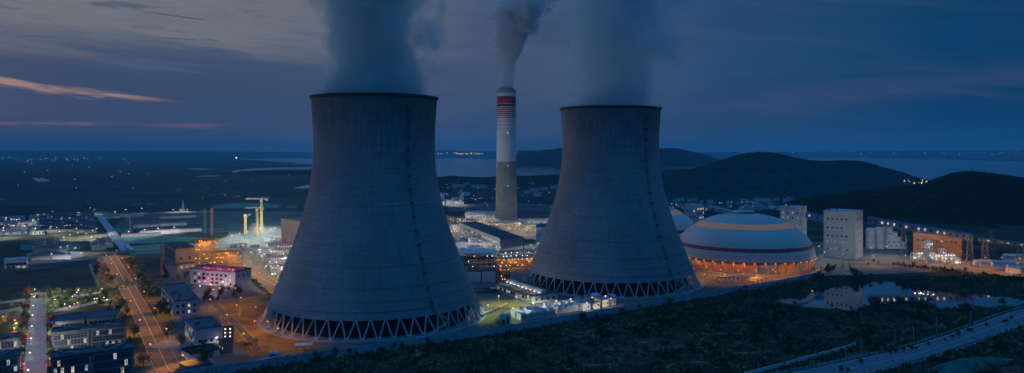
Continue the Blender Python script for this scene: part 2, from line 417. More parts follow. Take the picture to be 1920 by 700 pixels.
def ridge(name, pts, Yr, sf, sb, mat, res=(200, 60), rough=6., seed=1, canopy=3.):
    """a hill whose crest line passes through the given picture points at depth Yr, falling away in front and behind"""
    xs = [PX(p[0], Yr) for p in pts]; zs = [max(0, ZP(p[1], Yr)) for p in pts]
    X = np.linspace(xs[0], xs[-1], res[0]); V = np.linspace(-1, 1, res[1])
    XX, VV = np.meshgrid(X, V); YY = Yr + np.where(VV < 0, VV * sf, VV * sb)
    skew = vnoise(XX, YY * 0, (xs[-1] - xs[0]) / 4, seed) * sf * .25
    prof = np.interp(XX, xs, zs)
    fall = np.cos(np.clip(np.abs(VV), 0, 1) * math.pi) * .5 + .5
    spur = 1 + .35 * (1 - fall) * vnoise(XX, YY, sf * .8, seed + 5) * 2
    Z = prof * fall * spur + vnoise(XX, YY, sf * .4, seed + 9) * rough * fall * (1 - np.exp(-((VV) / .12) ** 2))
    Z += np.random.default_rng(seed).uniform(0, canopy, Z.shape) * np.clip(Z / 12, 0, 1)
    ends = np.clip(np.minimum(XX - xs[0], xs[-1] - XX) / ((xs[-1] - xs[0]) * .04), 0, 1)
    Z = Z * ends - 3.
    YY = YY + skew * (1 - fall)
    vs = np.stack([XX.ravel(), YY.ravel(), Z.ravel()], 1).tolist(); n = res[0]
    fs = [(j * n + i, j * n + i + 1, (j + 1) * n + i + 1, (j + 1) * n + i) for j in range(res[1] - 1) for i in range(n - 1)]
    m = MB(); m.add(vs, fs); o = m.build(name, mat); tag(o, kind='structure'); return o
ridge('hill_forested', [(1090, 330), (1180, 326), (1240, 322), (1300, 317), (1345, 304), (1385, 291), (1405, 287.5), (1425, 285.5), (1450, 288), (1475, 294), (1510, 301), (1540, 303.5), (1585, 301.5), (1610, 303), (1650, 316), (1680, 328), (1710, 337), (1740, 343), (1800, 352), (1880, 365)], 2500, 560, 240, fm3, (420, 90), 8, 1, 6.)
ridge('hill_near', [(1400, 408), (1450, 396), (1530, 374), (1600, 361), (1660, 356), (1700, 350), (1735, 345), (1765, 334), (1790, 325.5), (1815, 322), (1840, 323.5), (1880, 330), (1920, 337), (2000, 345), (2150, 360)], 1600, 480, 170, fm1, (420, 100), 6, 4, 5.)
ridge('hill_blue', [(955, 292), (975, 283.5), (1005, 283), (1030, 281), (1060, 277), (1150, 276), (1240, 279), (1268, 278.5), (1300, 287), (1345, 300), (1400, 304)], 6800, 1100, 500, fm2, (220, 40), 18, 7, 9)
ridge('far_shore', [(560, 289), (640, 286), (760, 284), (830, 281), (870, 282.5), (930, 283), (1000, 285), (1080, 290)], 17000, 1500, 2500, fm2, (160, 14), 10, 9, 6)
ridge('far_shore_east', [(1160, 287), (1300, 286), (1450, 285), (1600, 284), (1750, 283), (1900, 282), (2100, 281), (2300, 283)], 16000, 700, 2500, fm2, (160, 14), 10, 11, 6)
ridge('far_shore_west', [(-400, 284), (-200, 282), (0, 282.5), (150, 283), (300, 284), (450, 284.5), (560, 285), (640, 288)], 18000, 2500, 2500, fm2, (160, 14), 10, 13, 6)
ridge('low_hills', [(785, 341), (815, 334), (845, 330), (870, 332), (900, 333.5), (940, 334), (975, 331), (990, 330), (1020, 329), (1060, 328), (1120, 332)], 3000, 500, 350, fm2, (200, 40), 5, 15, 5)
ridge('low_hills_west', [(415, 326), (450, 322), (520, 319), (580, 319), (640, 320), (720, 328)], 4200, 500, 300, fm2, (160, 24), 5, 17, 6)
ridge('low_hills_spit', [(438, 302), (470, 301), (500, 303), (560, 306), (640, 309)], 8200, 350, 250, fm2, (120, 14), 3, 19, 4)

# yards, plots and roads
sheet('plant_yard', [(-156, 409), (-7, 498), (109, 584), (255, 687), (292, 721), (420, 745), (470, 900), (300, 1150), (-60, 1400), (-380, 1250), (-420, 900), (-300, 640), (-235, 520), (-205, 440), (-215, 374)], .04,
      pm('yard_concrete', (.12, .12, .115), .9, .35, .03, .15, c2=(.15, .145, .13)), px=False)
sheet('earth_yard', [(398, 572), (470, 556), (520, 552), (560, 600), (600, 655), (470, 668), (430, 618)], .08, dirt)
sheet('lit_lawn', [(893, 612), (903, 585), (925, 566), (960, 562), (988, 580), (975, 600), (935, 615)], .08, pm('lawn', (.13, .14, .04), .95, .3, .1, .3))
sheet('lit_lawn', [(1310, 528), (1330, 517), (1430, 520), (1520, 512), (1500, 521), (1400, 531)], .08, dirt)
sheet('dark_field', [(0, 508), (60, 507), (180, 503), (190, 535), (100, 545), (0, 553), (-60, 556), (-60, 510)], .04, soil)
sheet('dark_field', [(-40, 445), (58, 440), (62, 470), (52, 490), (-40, 494)], .04, pm('field_green', (.018, .035, .022), .95, .4, .03, .4))
sheet('brown_plot', [(145, 485), (212, 476), (290, 470), (310, 500), (320, 520), (240, 530), (200, 515), (183, 500)], .04, soil)
sheet('brown_plot', [(115, 470), (190, 468), (210, 475), (150, 482)], .06, pm('brown_earth', (.09, .065, .05), .95, .3, .05))
sheet('playing_field', [(232, 463), (310, 457), (360, 456), (370, 470), (300, 475), (243, 478)], .06, teal)
sheet('playing_field', [(215, 445), (260, 440), (380, 446), (350, 453), (228, 458)], .06, teal)
sheet('playing_field', [(205, 428), (250, 426), (250, 436), (212, 437)], .06, teal)
sheet('playing_field', [(395, 385), (460, 380), (530, 384), (520, 390), (400, 391)], .06, teal)
sheet('playing_field', [(420, 455), (440, 440), (520, 432), (560, 440), (540, 470), (440, 470)], .06, pm('sports_pale', (.10, .16, .14), .9, .3, .04))
sheet('construction_ground', [(240, 402), (430, 396), (600, 398), (600, 440), (420, 436), (300, 440), (215, 425)], .03, pm('pale_ground', (.10, .105, .11), .95, .45, .02))
sheet('running_track', [(222, 425), (250, 416), (300, 412), (330, 413), (325, 416), (270, 420), (240, 427), (228, 430)], .07, pm('track', (.22, .12, .08), .9, .2, .05))
sheet('bare_plain', [(840, 385), (900, 380), (1060, 384), (1060, 400), (960, 398), (840, 396)], .03, pm('bare_earth', (.10, .09, .09), .95, .4, .01))
sheet('quay_ground', [(1590, 500), (1650, 487), (1700, 486), (1820, 489), (1960, 497), (2050, 540), (1925, 529), (1790, 511), (1690, 499), (1620, 500)], .05, pm('ochre_ground', (.20, .15, .11), .95, .45, .05, .2))

def road(name, pts, width, mat=asph, z_=.10, line=True, kerb=True):
    pts = dens(pts, 12); o = strip(name, pts, width, z_, mat)
    if line: strip('marking', pts, .35, z_ + .02, white, o)
    if kerb:
        for s_ in (-1, 1): strip('kerb', pts, .5, .03, concrete, o, off=s_ * (width / 2 + .25), h=.22)
    return o
RD1 = [G(335, 712), G(314, 690), G(272, 600), G(240, 541), G(228, 518), G(205, 480)]
road('main_road', RD1, 12.5, pm('worn_asphalt', (.125, .10, .075), .85, .3, .12, .1))
AVE = [G(64, 720), G(68, 660), G(70, 600), G(73, 549)]
road('avenue', AVE, 10, paleroad, line=False)
XAVE = [G(-40, 574), G(73, 559), G(160, 553), G(236, 541)]
road('cross_avenue', XAVE, 9, paleroad, line=False)
RD2 = [G(398, 474), G(440, 496), G(490, 522), G(540, 548)]
road('plant_road', RD2, 16, MATS['worn_asphalt'])
RD3 = [G(404, 573), G(440, 606), G(472, 640), G(484, 658)]
road('yard_road', RD3, 5, asph, line=False)
road('court_road', [G(290, 645), G(330, 648), G(352, 650)], 16, paleroad, line=False, z_=.14)
road('inner_road', [G(880, 520), G(940, 512), G(1010, 500)], 12, asph)
road('dome_road', [G(1300, 530), G(1400, 526), G(1530, 512), G(1600, 500)], 9, asph)
road('quay_road', [G(1600, 496), G(1700, 496), G(1800, 508), G(1920, 524), G(2050, 545)], 12, asph)
road('field_track', [G(166, 489), G(185, 535), G(196, 547)], 3.5, paleroad, line=False, kerb=False)
road('field_track', [G(214, 476), G(232, 505), G(240, 520)], 3.5, paleroad, line=False, kerb=False, z_=.06)
road('link_road', [G(115, 476), G(215, 474), G(300, 470)], 9, asph, z_=.09)
road('ring_road', [G(300, 440), G(420, 428), G(560, 424)], 8, paleroad, line=False, kerb=False)
road('ring_road', [G(290, 407), G(340, 406), G(400, 404)], 8, paleroad, line=False, kerb=False)
road('far_road', [G(490, 374), G(560, 372), G(620, 371)], 10, paleroad, line=False, kerb=False)

# ------------------------------------------------------------------ cooling towers
ms = bpy.data.materials.new('tower_concrete'); ms.use_nodes = True; g = NT(ms.node_tree); b = g.n['Principled BSDF']
oc = g.node('ShaderNodeTexCoord').outputs['Object']; x, y, z = g.sep(oc)
ang = g.m('ARCTAN2', y, x)
cyl = g.comb(g.m('MULTIPLY', ang, 60.), z, 0.)
rings = g.noise(g.comb(g.m('MULTIPLY', ang, 1.2), 0., g.m('MULTIPLY', z, .85)), 1., 3, .7)
fine = g.noise(g.comb(g.m('MULTIPLY', ang, 10.), 0., g.m('MULTIPLY', z, .5)), 1.3, 6, .7)
vert = g.noise(g.comb(g.m('MULTIPLY', ang, 34.), 0., g.m('MULTIPLY', z, .045)), 1., 5, .65)
blot = g.noise(oc, .018, 4, .6)
joint = g.m('MULTIPLY', g.ss(g.m('ABSOLUTE', g.m('SUBTRACT', g.m('FRACT', g.m('DIVIDE', z, 1.5)), .5)), .38, .5), g.ss(rings, .4, .6, .3, 1.))
topst = g.m('MULTIPLY', g.ss(g.m('ADD', z, g.m('MULTIPLY', g.m('SUBTRACT', vert, .5), 46.)), 112, 156), g.ss(vert, .3, .62, .35, 1.))
c = g.mix(g.ss(rings, .3, .7), (.31, .325, .345, 1), (.45, .465, .485, 1))
c = g.mix(g.ss(fine, .35, .68, 0, .45), c, (.20, .21, .22, 1))
c = g.mix(g.ss(blot, .4, .6, 0, .55), c, (.22, .225, .235, 1))
c = g.mix(g.m('MULTIPLY', joint, .5), c, (.13, .135, .14, 1))
c = g.mix(g.m('MULTIPLY', topst, .8), c, (.10, .11, .115, 1))
c = g.mix(g.ss(vert, .5, .72, 0, .5), c, (.15, .155, .165, 1))
g.l.new(c, b.inputs['Base Color']); b.inputs['Roughness'].default_value = .92; b.inputs['Specular IOR Level'].default_value = .15
bn = g.node('ShaderNodeBump'); bn.inputs['Strength'].default_value = .35; bn.inputs['Distance'].default_value = .25
g.l.new(g.m('SUBTRACT', fine, joint), bn.inputs['Height']); g.l.new(bn.outputs[0], b.inputs['Normal'])
legm = pm('leg_concrete', (.46, .46, .47), .9, .15, .3)
TP = [(74.8, 12.2), (71.9, 19), (66.5, 32.5), (60.9, 48), (56.3, 60), (52.4, 70.6), (49.3, 82), (47.2, 91), (45.3, 105), (44.2, 121), (44.1, 132), (44.6, 147), (45.6, 158)]
def tr(z_):
    zs = [p[1] for p in TP]; return float(np.interp(z_, zs, [p[0] for p in TP]))
def smooth_prof():
    zs = np.linspace(12.2, 158, 75); P = np.polyfit([p[1] for p in TP], [p[0] for p in TP], 5)
    return [(float(np.polyval(P, q)), float(q)) for q in zs]
SP = smooth_prof()
def trs(z_): return float(np.interp(z_, [p[1] for p in SP], [p[0] for p in SP]))
prof = []
for r_, z_ in SP: prof.append((r_, z_))
for zl, dep in ((17.5, .3), (23.5, .22), (31.5, .26), (45., .2), (84., .16)):   # construction ledges
    r0 = trs(zl); prof += [(r0 + dep, zl - .35), (r0 + dep, zl + .35), (trs(zl - .5), zl - .5), (trs(zl + .5), zl + .5)]
prof = sorted(prof, key=lambda p: p[1])
NV = 50
def cooling_tower(label, loc, rz, stair_az):
    t = thing('cooling_tower', label, 'cooling tower', loc, 0, None)
    m = MB(); m.lathe(prof, 144); inner = [(r_ - 1.0, z_) for r_, z_ in SP]
    m.lathe([(prof[0][0], prof[0][1]), inner[0]], 144); m.lathe(inner[::-1], 144); shell = m.build('shell', ms, t, True)
    m = MB(); r0 = prof[-1][0]
    m.lathe([(r0 - 1.2, 157.6), (r0 + .05, 158.0), (r0 + 1.2, 158.7), (r0 + 1.2, 160.), (r0 + 1., 160.2), (r0 - 1.2, 160.2), (r0 - 1.2, 157.6)], 144)
    m.build('rim', pm('rim_dark', (.05, .055, .06), .9, .2, .1), t)
    m = MB()
    for i in range(72):
        a = 2 * math.pi * i / 72; m.bar(((r0 + 1.2) * math.cos(a), (r0 + 1.2) * math.sin(a), 160.1), ((r0 + 1.2) * math.cos(a), (r0 + 1.2) * math.sin(a), 161.4), .05, n=4)
    m.lathe([(r0 + 1.15, 161.35), (r0 + 1.25, 161.35), (r0 + 1.25, 161.45), (r0 + 1.15, 161.45), (r0 + 1.15, 161.35)], 72)
    m.build('handrail', steel, t)
    for i in range(8):
        a = 2 * math.pi * (i + .3) / 8; q = MB().bar((0, 0, 0), (0, 0, 4.2), .1, .05, 5)
        q.build('lightning_rod', steel, t, loc=((r0 + .9) * math.cos(a), (r0 + .9) * math.sin(a), 160.1))
    m = MB(); m.lathe([(82.5, 0), (82.5, .9), (81.8, 1.1), (77, 1.1), (76.6, .3), (0, .3)], 120); m.build('basin', concrete, t)
    m = MB(); m.lathe([(70, .35), (70, 11.5), (0, 11.6)], 72); m.build('fill_pack', pm('fill_dark', (.012, .014, .016), 1, .3, .2), t)
    legs = []
    for s_ in (-1, 1):
        hw = 2 * math.pi * 74.3 / NV / 2 - .35; q = MB()
        top = Vector((74.4, s_ * hw, 12.5)); bot = Vector((79.2, s_ * .55, 1.0)); q.bar(bot, top, .55, .48, 8)
        legs.append(q.mesh('leg', legm))
    pl = MB().box(77.8, 80.6, -1.5, 1.5, .9, 2.2).mesh('plinth', legm)
    for i in range(NV):
        a = 2 * math.pi * i / NV + rz
        inst('plinth', pl, t, rz=a)
        for lm in legs: inst('leg', lm, t, rz=a)
    # caged ladder with landings running up the shell, stair flights at its foot
    ca, sa = math.cos(stair_az), math.sin(stair_az); tv = Vector((-sa, ca, 0)); 
    def on(z_, off=.9, side=0.): r_ = trs(z_) + off; return Vector((r_ * ca, r_ * sa, z_)) + tv * side
    m = MB()
    zz = list(np.arange(14, 158.5, 6))
    for sd in (-.45, .45):
        for a_, b_ in zip(zz[:-1], zz[1:]): m.bar(on(a_, .8, sd), on(b_, .8, sd), .13, n=4)
    for a_, b_ in zip(zz[:-1], zz[1:]): m.bar(on(a_, 1.5), on(b_, 1.5), .1, n=4)
    lad = m.build('ladder', steel, t)
    for k, z_ in enumerate(np.arange(20, 157, 9.2)):
        c0 = on(z_, .9); q = MB(); q.box(-.9, .9, -.9, .9, -.1, .1); q.box(.82, .9, -.9, .9, .1, 1.1); q.box(-.9, .82, -.9, -.82, .1, 1.1); q.box(-.9, .82, .82, .9, .1, 1.1)
        q.build('landing', pm('landing_steel', (.09, .095, .10), .6, .2, .3), t, loc=c0, rz=stair_az).parent = lad
    m = MB()
    p0 = on(24, 1.4); p1 = on(13.5, 2.4, 2.); p2 = on(12.2, 11, 11); p3 = Vector((84.5 * ca, 84.5 * sa, .9)) + tv * -14
    p2 = Vector((83 * ca, 83 * sa, 8.5)) + tv * 7.
    for a_, b_ in ((p0, p1), (p1, p2), (p2, p3)):
        for sd in (-.7, .7):
            off = Vector((ca, sa, 0)) * sd; m.bar(a_ + off, b_ + off, .22, n=4); m.bar(a_ + off + Vector((0, 0, 1.1)), b_ + off + Vector((0, 0, 1.1)), .08, n=4)
        for q in range(18):
            c0 = a_.lerp(b_, (q + .5) / 18); m.bar(c0 - Vector((ca, sa, 0)) * .7, c0 + Vector((ca, sa, 0)) * .7, .14, n=4)
    m.bar(p2, (p2.x, p2.y, .2), .25, n=6)
    m.build('stair', legm, t)
    return t
T1 = (-101, 550, 0); T2 = (90.5, 687, 0)
cooling_tower('nearer and larger concrete cooling tower standing just left of the striped chimney', T1, .02, R(-90 + 41))
cooling_tower('farther concrete cooling tower standing beside the white coal dome', T2, .06, R(-90 + 36))

# ------------------------------------------------------------------ chimney
CHX, CHY = PX(949.5, 1200), 1200.
t = thing('chimney', 'tall slender chimney with red bands at the top, white upper and grey lower shaft', 'chimney', (CHX, CHY, 0))
def cr(z_): return 15.1 + (18.6 - 15.1) * max(0, 1 - z_ / 150) ** 1.4
zb = [0, 20, 40, 60, 80, 104.5]
MB().lathe([(cr(q), q) for q in zb], 64).build('lower_shaft', pm('shaft_grey', (.22, .225, .23), .9, .15, .08), t, True)
MB().lathe([(cr(q), q) for q in (104.55, 125, 150, 164)] + [(15.1, 214)], 64).build('upper_shaft', pm('shaft_white', (.62, .62, .64), .8, .08, .05), t, True)
bands = [(197, 208.5, 'red_band'), (192.5, 196, 'dark_band'), (189.5, 191.4, 'red_band'), (186.2, 188.2, 'red_band'), (183, 184.9, 'red_band'), (180, 181.6, 'red_band'), (177, 178.4, 'red_band'), (174.2, 175.2, 'red_band'), (168.6, 169.3, 'grey_band'), (163, 163.7, 'grey_band'), (156, 156.6, 'grey_band')]
bgm = pm('band_grey', (.3, .3, .32), .8, .1, .1); dkr = pm('band_dark', (.07, .03, .05), .8, .1, .1)
for z0, z1, nm in bands:
    MB().lathe([(15.12, z0), (15.2, z0), (15.2, z1), (15.12, z1)], 64).build(nm, {'red_band': redp, 'dark_band': dkr, 'grey_band': bgm}[nm], t, True)
MB().lathe([(15.1, 214), (15.5, 214.2), (15.5, 220), (14.4, 220.2), (14.4, 214)], 64).build('cap_ring', grey, t)
for k in range(2): MB().lathe([(5.2, 214), (5.2, 223), (4.8, 223), (4.8, 214)], 32).build('flue', steel, t, loc=((k - .5) * 11, 0, 0))
MB().lathe([(0, 218.5), (14.4, 218.5)], 48).build('cap_floor', dark, t)
for z_ in (150, 98, 66):
    for k in range(3):
        a = R(-90 + (k - 1) * 110 + 8); MB().box(-.4, .4, -.4, .4, -.4, .4).build('warning_light', bulb_w, t, loc=((cr(z_) + .4) * math.cos(a), (cr(z_) + .4) * math.sin(a), z_))

# ------------------------------------------------------------------ plumes: real volumes inside closed hulls
def plume(name, label, loc, pts, d0, colr, edge=.30, nsc=.03, hull=1.35, anis=0., nz=.55, puff_=.5):
    """pts: (height above loc, axis x offset, radius)"""
    m = bpy.data.materials.new(name + '_vapour'); m.use_nodes = True; g = NT(m.node_tree); g.n.remove(g.n['Principled BSDF'])
    out = g.n['Material Output']; v = g.node('ShaderNodeVolumePrincipled')
    oc = g.node('ShaderNodeTexCoord').outputs['Object']; x, y, z = g.sep(oc)
    top = pts[-1][0]
    def curve(vals):
        mx = max(abs(q) for q in vals) or 1.
        rp = g.ramp(g.m('DIVIDE', z, top), [(p[0] / top, ((q / mx * .5 + .5),) * 3 + (1,)) for p, q in zip(pts, vals)])
        return g.m('MULTIPLY', g.m('SUBTRACT', rp, .5), 2 * mx)
    ax = curve([p[1] for p in pts]); rr = curve([p[2] for p in pts])
    big = g.noise(oc, nsc, 2, .5)
    n_ = g.noise(oc, nsc * 2.2, 7, .62, .5)
    wx = g.m('MULTIPLY', g.m('SUBTRACT', big, .5), g.m('MULTIPLY', rr, .5))
    dx = g.m('ADD', g.m('SUBTRACT', x, ax), wx)
    rad = g.m('SQRT', g.m('ADD', g.m('MULTIPLY', dx, dx), g.m('MULTIPLY', y, y)))
    tt = g.m('SUBTRACT', 1., g.m('DIVIDE', rad, rr))
    tt = g.m('ADD', tt, g.m('MULTIPLY', g.m('SUBTRACT', n_, .5), g.lin(z, 0, top * .3, nz * .35, nz * 1.6)))
    for vs_, va in ((nsc * 1.1, puff_), (nsc * 2.6, puff_ * .5)):
        vo = g.node('ShaderNodeTexVoronoi'); vo.feature = 'SMOOTH_F1'; vo.inputs['Scale'].default_value = vs_; vo.inputs['Smoothness'].default_value = .35
        wv = g.node('ShaderNodeVectorMath'); wv.operation = 'ADD'; g.l.new(oc, wv.inputs[0]); g.l.new(g.vmul(g.comb(n_, big, n_), (14, 14, 14)), wv.inputs[1]); g.l.new(wv.outputs[0], vo.inputs['Vector'])
        tt = g.m('ADD', tt, g.m('MULTIPLY', g.m('SUBTRACT', .45, vo.outputs['Distance']), g.lin(z, 0, top * .25, va * .25, va)))
    dn = g.m('MULTIPLY', g.ss(tt, .0, edge), g.ss(z, top * .82, top, 1, 0))
    dn = g.m('MULTIPLY', dn, g.ss(n_, .25, .6, .5, 1.))
    g.l.new(g.m('MULTIPLY', dn, d0), v.inputs['Density'])
    v.inputs['Color'].default_value = colr + (1,); v.inputs['Anisotropy'].default_value = anis
    g.l.new(v.outputs[0], out.inputs['Volume'])
    vs = []; n = 24; q = MB()
    for (zz, xx, r_) in pts:
        k = 1.02 if zz == 0 else hull
        for i in range(n): a = 2 * math.pi * i / n; vs.append((xx + r_ * k * math.cos(a), r_ * k * math.sin(a), zz))
    fs = [(j * n + i, j * n + (i + 1) % n, (j + 1) * n + (i + 1) % n, (j + 1) * n + i) for j in range(len(pts) - 1) for i in range(n)]
    fs += [tuple(range(n - 1, -1, -1)), tuple(range((len(pts) - 1) * n, len(pts) * n))]
    q.add(vs, fs); o = q.build(name, m, loc=loc); tag(o, label, 'steam'); return o
steamc = (.72, .91, .985)
plume('steam_plume', 'broad dense steam column rising from the nearer cooling tower', (T1[0], T1[1], 159.4), [(0, 0, 41.5), (8, 0, 42), (20, 0, 42), (40, 0, 42), (60, -1, 43), (90, -4, 47), (130, -8, 54)], .075, (.78, .965, 1.0), .2, .03, 1.45, nz=.5, puff_=.9)
plume('steam_plume', 'thin hazy steam column rising from the farther cooling tower', (T2[0], T2[1], 159.4), [(0, 0, 41.5), (10, 1, 43), (28, 4, 48), (55, 7, 54), (85, 8, 58), (120, 2, 60), (160, -6, 62)], .042, steamc, .4, .026, 1.4, nz=.6, puff_=.7)
plume('smoke_plume', 'billowing grey smoke drifting off the striped chimney', (CHX, CHY, 219), [(0, 0, 9.5), (20, 0, 12.5), (45, 2, 18), (70, 4, 26), (95, 8, 35), (125, 19, 45), (160, 40, 50)], .13, (.985, .985, .985), .14, .036, 1.5, nz=.55, puff_=.75)

# ------------------------------------------------------------------ builders
WINC = {}
def win_mesh(w_, h_, kind, mull=0):
    k = (round(w_, 2), round(h_, 2), kind, mull)
    if k in WINC: return WINC[k]
    m = MB(); f = min(.18, w_ * .1)
    m.box(-w_ / 2 - f, -w_ / 2, -.16, .02, -f, h_ + f, 0); m.box(w_ / 2, w_ / 2 + f, -.16, .02, -f, h_ + f, 0)
    m.box(-w_ / 2, w_ / 2, -.16, .02, h_, h_ + f, 0); m.box(-w_ / 2, w_ / 2, -.22, .02, -f, 0, 0)
    for i in range(mull):
        xx = -w_ / 2 + w_ * (i + 1) / (mull + 1); m.box(xx - .06, xx + .06, -.12, -.05, 0, h_, 0)
    if mull: m.box(-w_ / 2, w_ / 2, -.11, -.05, h_ * .55, h_ * .55 + .1, 0)
    WINC[k] = (m.mesh('window', framem), MB().box(-w_ / 2 + .003, w_ / 2 - .003, -.04, .02, .003, h_ - .003).mesh('pane', {'d': glass, 'w': lit_w, 'c': lit_c}[kind])); return WINC[k]
def building(name, label, cat, p0, p1, depth, h, wall, roof=None, wins=(), group=None, units=0, parapet=.8, door=None, seed=1):
    p0 = Vector(p0[:2]); p1 = Vector(p1[:2]); L = (p1 - p0).length; a = math.atan2(p1.y - p0.y, p1.x - p0.x)
    t = thing(name, label, cat, (p0.x, p0.y, .02), a, group); rg = random.Random(seed)
    MB().box(0, L, 0, depth, 0, h).build('wall', wall, t)
    m = MB(); m.box(-.25, L + .25, -.25, depth + .25, h + .003, h + .3)
    if parapet:
        q = .35
        m.box(-.25, L + .25, -.25, -.25 + q, h + .3, h + .3 + parapet); m.box(-.25, L + .25, depth + .25 - q, depth + .25, h + .3, h + .3 + parapet)
        m.box(-.25, -.25 + q, -.25 + q, depth + .25 - q, h + .3, h + .3 + parapet); m.box(L + .25 - q, L + .25, -.25 + q, depth + .25 - q, h + .3, h + .3 + parapet)
    rf = m.build('roof', roof or slate, t)
    for i in range(units):
        sx, sy, sz = rg.uniform(1.2, 3), rg.uniform(1.2, 3), rg.uniform(.8, 1.8); xx = rg.uniform(2, max(2.1, L - 4)); yy = rg.uniform(2, max(2.1, depth - 4))
        MB().box(0, sx, 0, sy, 0, sz).box(.2, sx - .2, .2, sy - .2, sz, sz + .25).build('roof_unit', grey if i % 2 else steel, rf, loc=(xx, yy, h + .3))
    for W in wins:
        fc = W['f']; span = L if fc == 'f' else depth; n = W['n']; mg = W.get('mg', span * .06)
        for ri, zz in enumerate(W['rows']):
            for c_ in range(n):
                u = mg + (span - 2 * mg) * (c_ + .5) / n
                lv = W['lit'](ri, c_) if callable(W.get('lit')) else ('w' if rg.random() < W.get('lit', 0) else 'd')
                if lv is None: continue
                loc, rz = ((u, -.02, zz), 0) if fc == 'f' else ((-.02, u, zz), -math.pi / 2) if fc == 'l' else ((L + .02, u, zz), math.pi / 2)
                fr, pa_ = win_mesh(W['w'], W['h'], lv, W.get('mull', 0)); inst('pane', pa_, inst('window', fr, t, loc, rz))
    if door:
        m = MB().box(-1.2, 1.2, -.12, .02, 0, 2.6); m.build('door', dark, t, loc=(L * door, -.02, 0))
    return t
def house(name, label, p, L, D, h, rz, wall, roof, group=None, rise=.35, cat='house', eave=.5):
    t = thing(name, label, cat, (p[0], p[1], .02), rz, group)
    if not hasattr(house, 'c'): house.c = {}
    k = (round(L, 1), round(D, 1), round(h, 1), wall.name, roof.name)
    if k not in house.c:
        r_ = D * rise
        m = MB().box(-L / 2, L / 2, -D / 2, D / 2, 0, h); m.add([(-L / 2, -D / 2, h), (-L / 2, D / 2, h), (-L / 2, 0, h + r_)], [(0, 2, 1)]); m.add([(L / 2, -D / 2, h), (L / 2, D / 2, h), (L / 2, 0, h + r_)], [(0, 1, 2)])
        mw_ = m.mesh('wall', wall); m = MB(); e = eave
        for s_ in (-1, 1):
            y0 = s_ * (D / 2 + e); z0 = h - e * rise * 2
            m.add([(-L / 2 - e, y0, z0 + .05), (L / 2 + e, y0, z0 + .05), (L / 2 + e, 0, h + r_ + .05), (-L / 2 - e, 0, h + r_ + .05), (-L / 2 - e, y0, z0 + .3), (L / 2 + e, y0, z0 + .3), (L / 2 + e, 0, h + r_ + .3), (-L / 2 - e, 0, h + r_ + .3)],
                  [(0, 1, 2, 3), (4, 5, 6, 7), (0, 1, 5, 4), (1, 2, 6, 5), (3, 0, 4, 7)])
        house.c[k] = (mw_, m.mesh('roof', roof))
    a, b_ = house.c[k]; inst('wall', a, t); inst('roof', b_, t); return t
LD = {}
def light(c, e, parent, loc, size=.4, down=False):
    k = (c, round(e), size, down)
    if k not in LD:
        l = bpy.data.lights.new('lamp_light', 'SPOT' if down else 'POINT')
        if down: l.spot_size = R(150 if down == 1 else 170); l.spot_blend = .7 if down == 1 else .35
        l.color = c; l.energy = e; l.shadow_soft_size = size; LD[k] = l
    o = bpy.data.objects.new('lamp_light', LD[k]); link(o, parent); o.location = loc; return o
LM = {}
def lamp(label, p, c, e, h=9., group=None, arm=1.8, rz=0., head=.55, name='street_lamp', cat='street lamp', z0=.05, twin=False, pt=False):
    t = thing(name, label, cat, (p[0], p[1], z0), rz, group)
    k = (h, arm, twin)
    if k not in LM:
        m = MB().bar((0, 0, 0), (0, 0, h), .14, .09, 6).bar((0, 0, 0), (0, 0, .5), .3, .25, 8)
        for s_ in ((1, -1) if twin else (1,)): m.bar((0, 0, h - .1), (s_ * arm, 0, h + .35), .08, .06, 5)
        LM[k] = m.mesh('pole', steel)
    inst('pole', LM[k], t)
    kk = ('head', c, head)
    if kk not in LM:
        m = MB(); m.lathe([(0, -.42 * head), (.6 * head, -.34 * head), (.92 * head, 0), (.75 * head, .3 * head), (0, .42 * head)], 10); LM[kk] = m.mesh('lamp_head', BULB[c], True)
    for s_ in ((1, -1) if twin else (1,)): inst('lamp_head', LM[kk], t, (s_ * arm, 0, h + .2))
    if e: light(c, e, t, (arm if not twin else 0, 0, h - .7), down=False if pt else 1 if h == 7.5 else 2 if arm > 0 else False)
    return t
def globe(label, p, c, e, group, h=3.2, r_=.5, name='garden_lamp'):
    return lamp(label, p, c, e, h, group, 0., 0., r_, name, 'garden lamp')
def mast(name, label, cat, p, h, w0, w1, mat, n=8, group=None, arms=(), legr=.22, br=.1):
    """four-legged lattice tower"""
    t = thing(name, label, cat, (p[0], p[1], 0), p[2] if len(p) > 2 else 0., group)
    cs = [(-1, -1), (1, -1), (1, 1), (-1, 1)]
    for sx, sy in cs: MB().bar((sx * w0 / 2, sy * w0 / 2, 0), (sx * w1 / 2, sy * w1 / 2, h), legr, legr * .7, 5).build('leg', mat, t)
    m = MB()
    for i in range(n):
        z0, z1 = h * i / n, h * (i + 1) / n; a0 = w0 + (w1 - w0) * i / n; a1 = w0 + (w1 - w0) * (i + 1) / n
        for k in range(4):
            (ax, ay), (bx, by) = cs[k], cs[(k + 1) % 4]
            m.bar((ax * a0 / 2, ay * a0 / 2, z0), (bx * a1 / 2, by * a1 / 2, z1), br, n=4, caps=False); m.bar((bx * a0 / 2, by * a0 / 2, z0), (ax * a1 / 2, ay * a1 / 2, z1), br, n=4, caps=False)
            m.bar((ax * a1 / 2, ay * a1 / 2, z1), (bx * a1 / 2, by * a1 / 2, z1), br, n=4, caps=False)
    m.build('bracing', mat, t)
    for (zz, ln) in arms:
        q = MB()
        for s_ in (-1, 1):
            q.bar((0, 0, zz), (s_ * ln, 0, zz), .14, .08, 4); q.bar((0, 0, zz + 1.6), (s_ * ln, 0, zz), .1, .06, 4); q.bar((s_ * ln, 0, zz), (s_ * ln, 0, zz - 1.3), .1, n=5)
        q.build('cross_arm', mat, t)
    return t
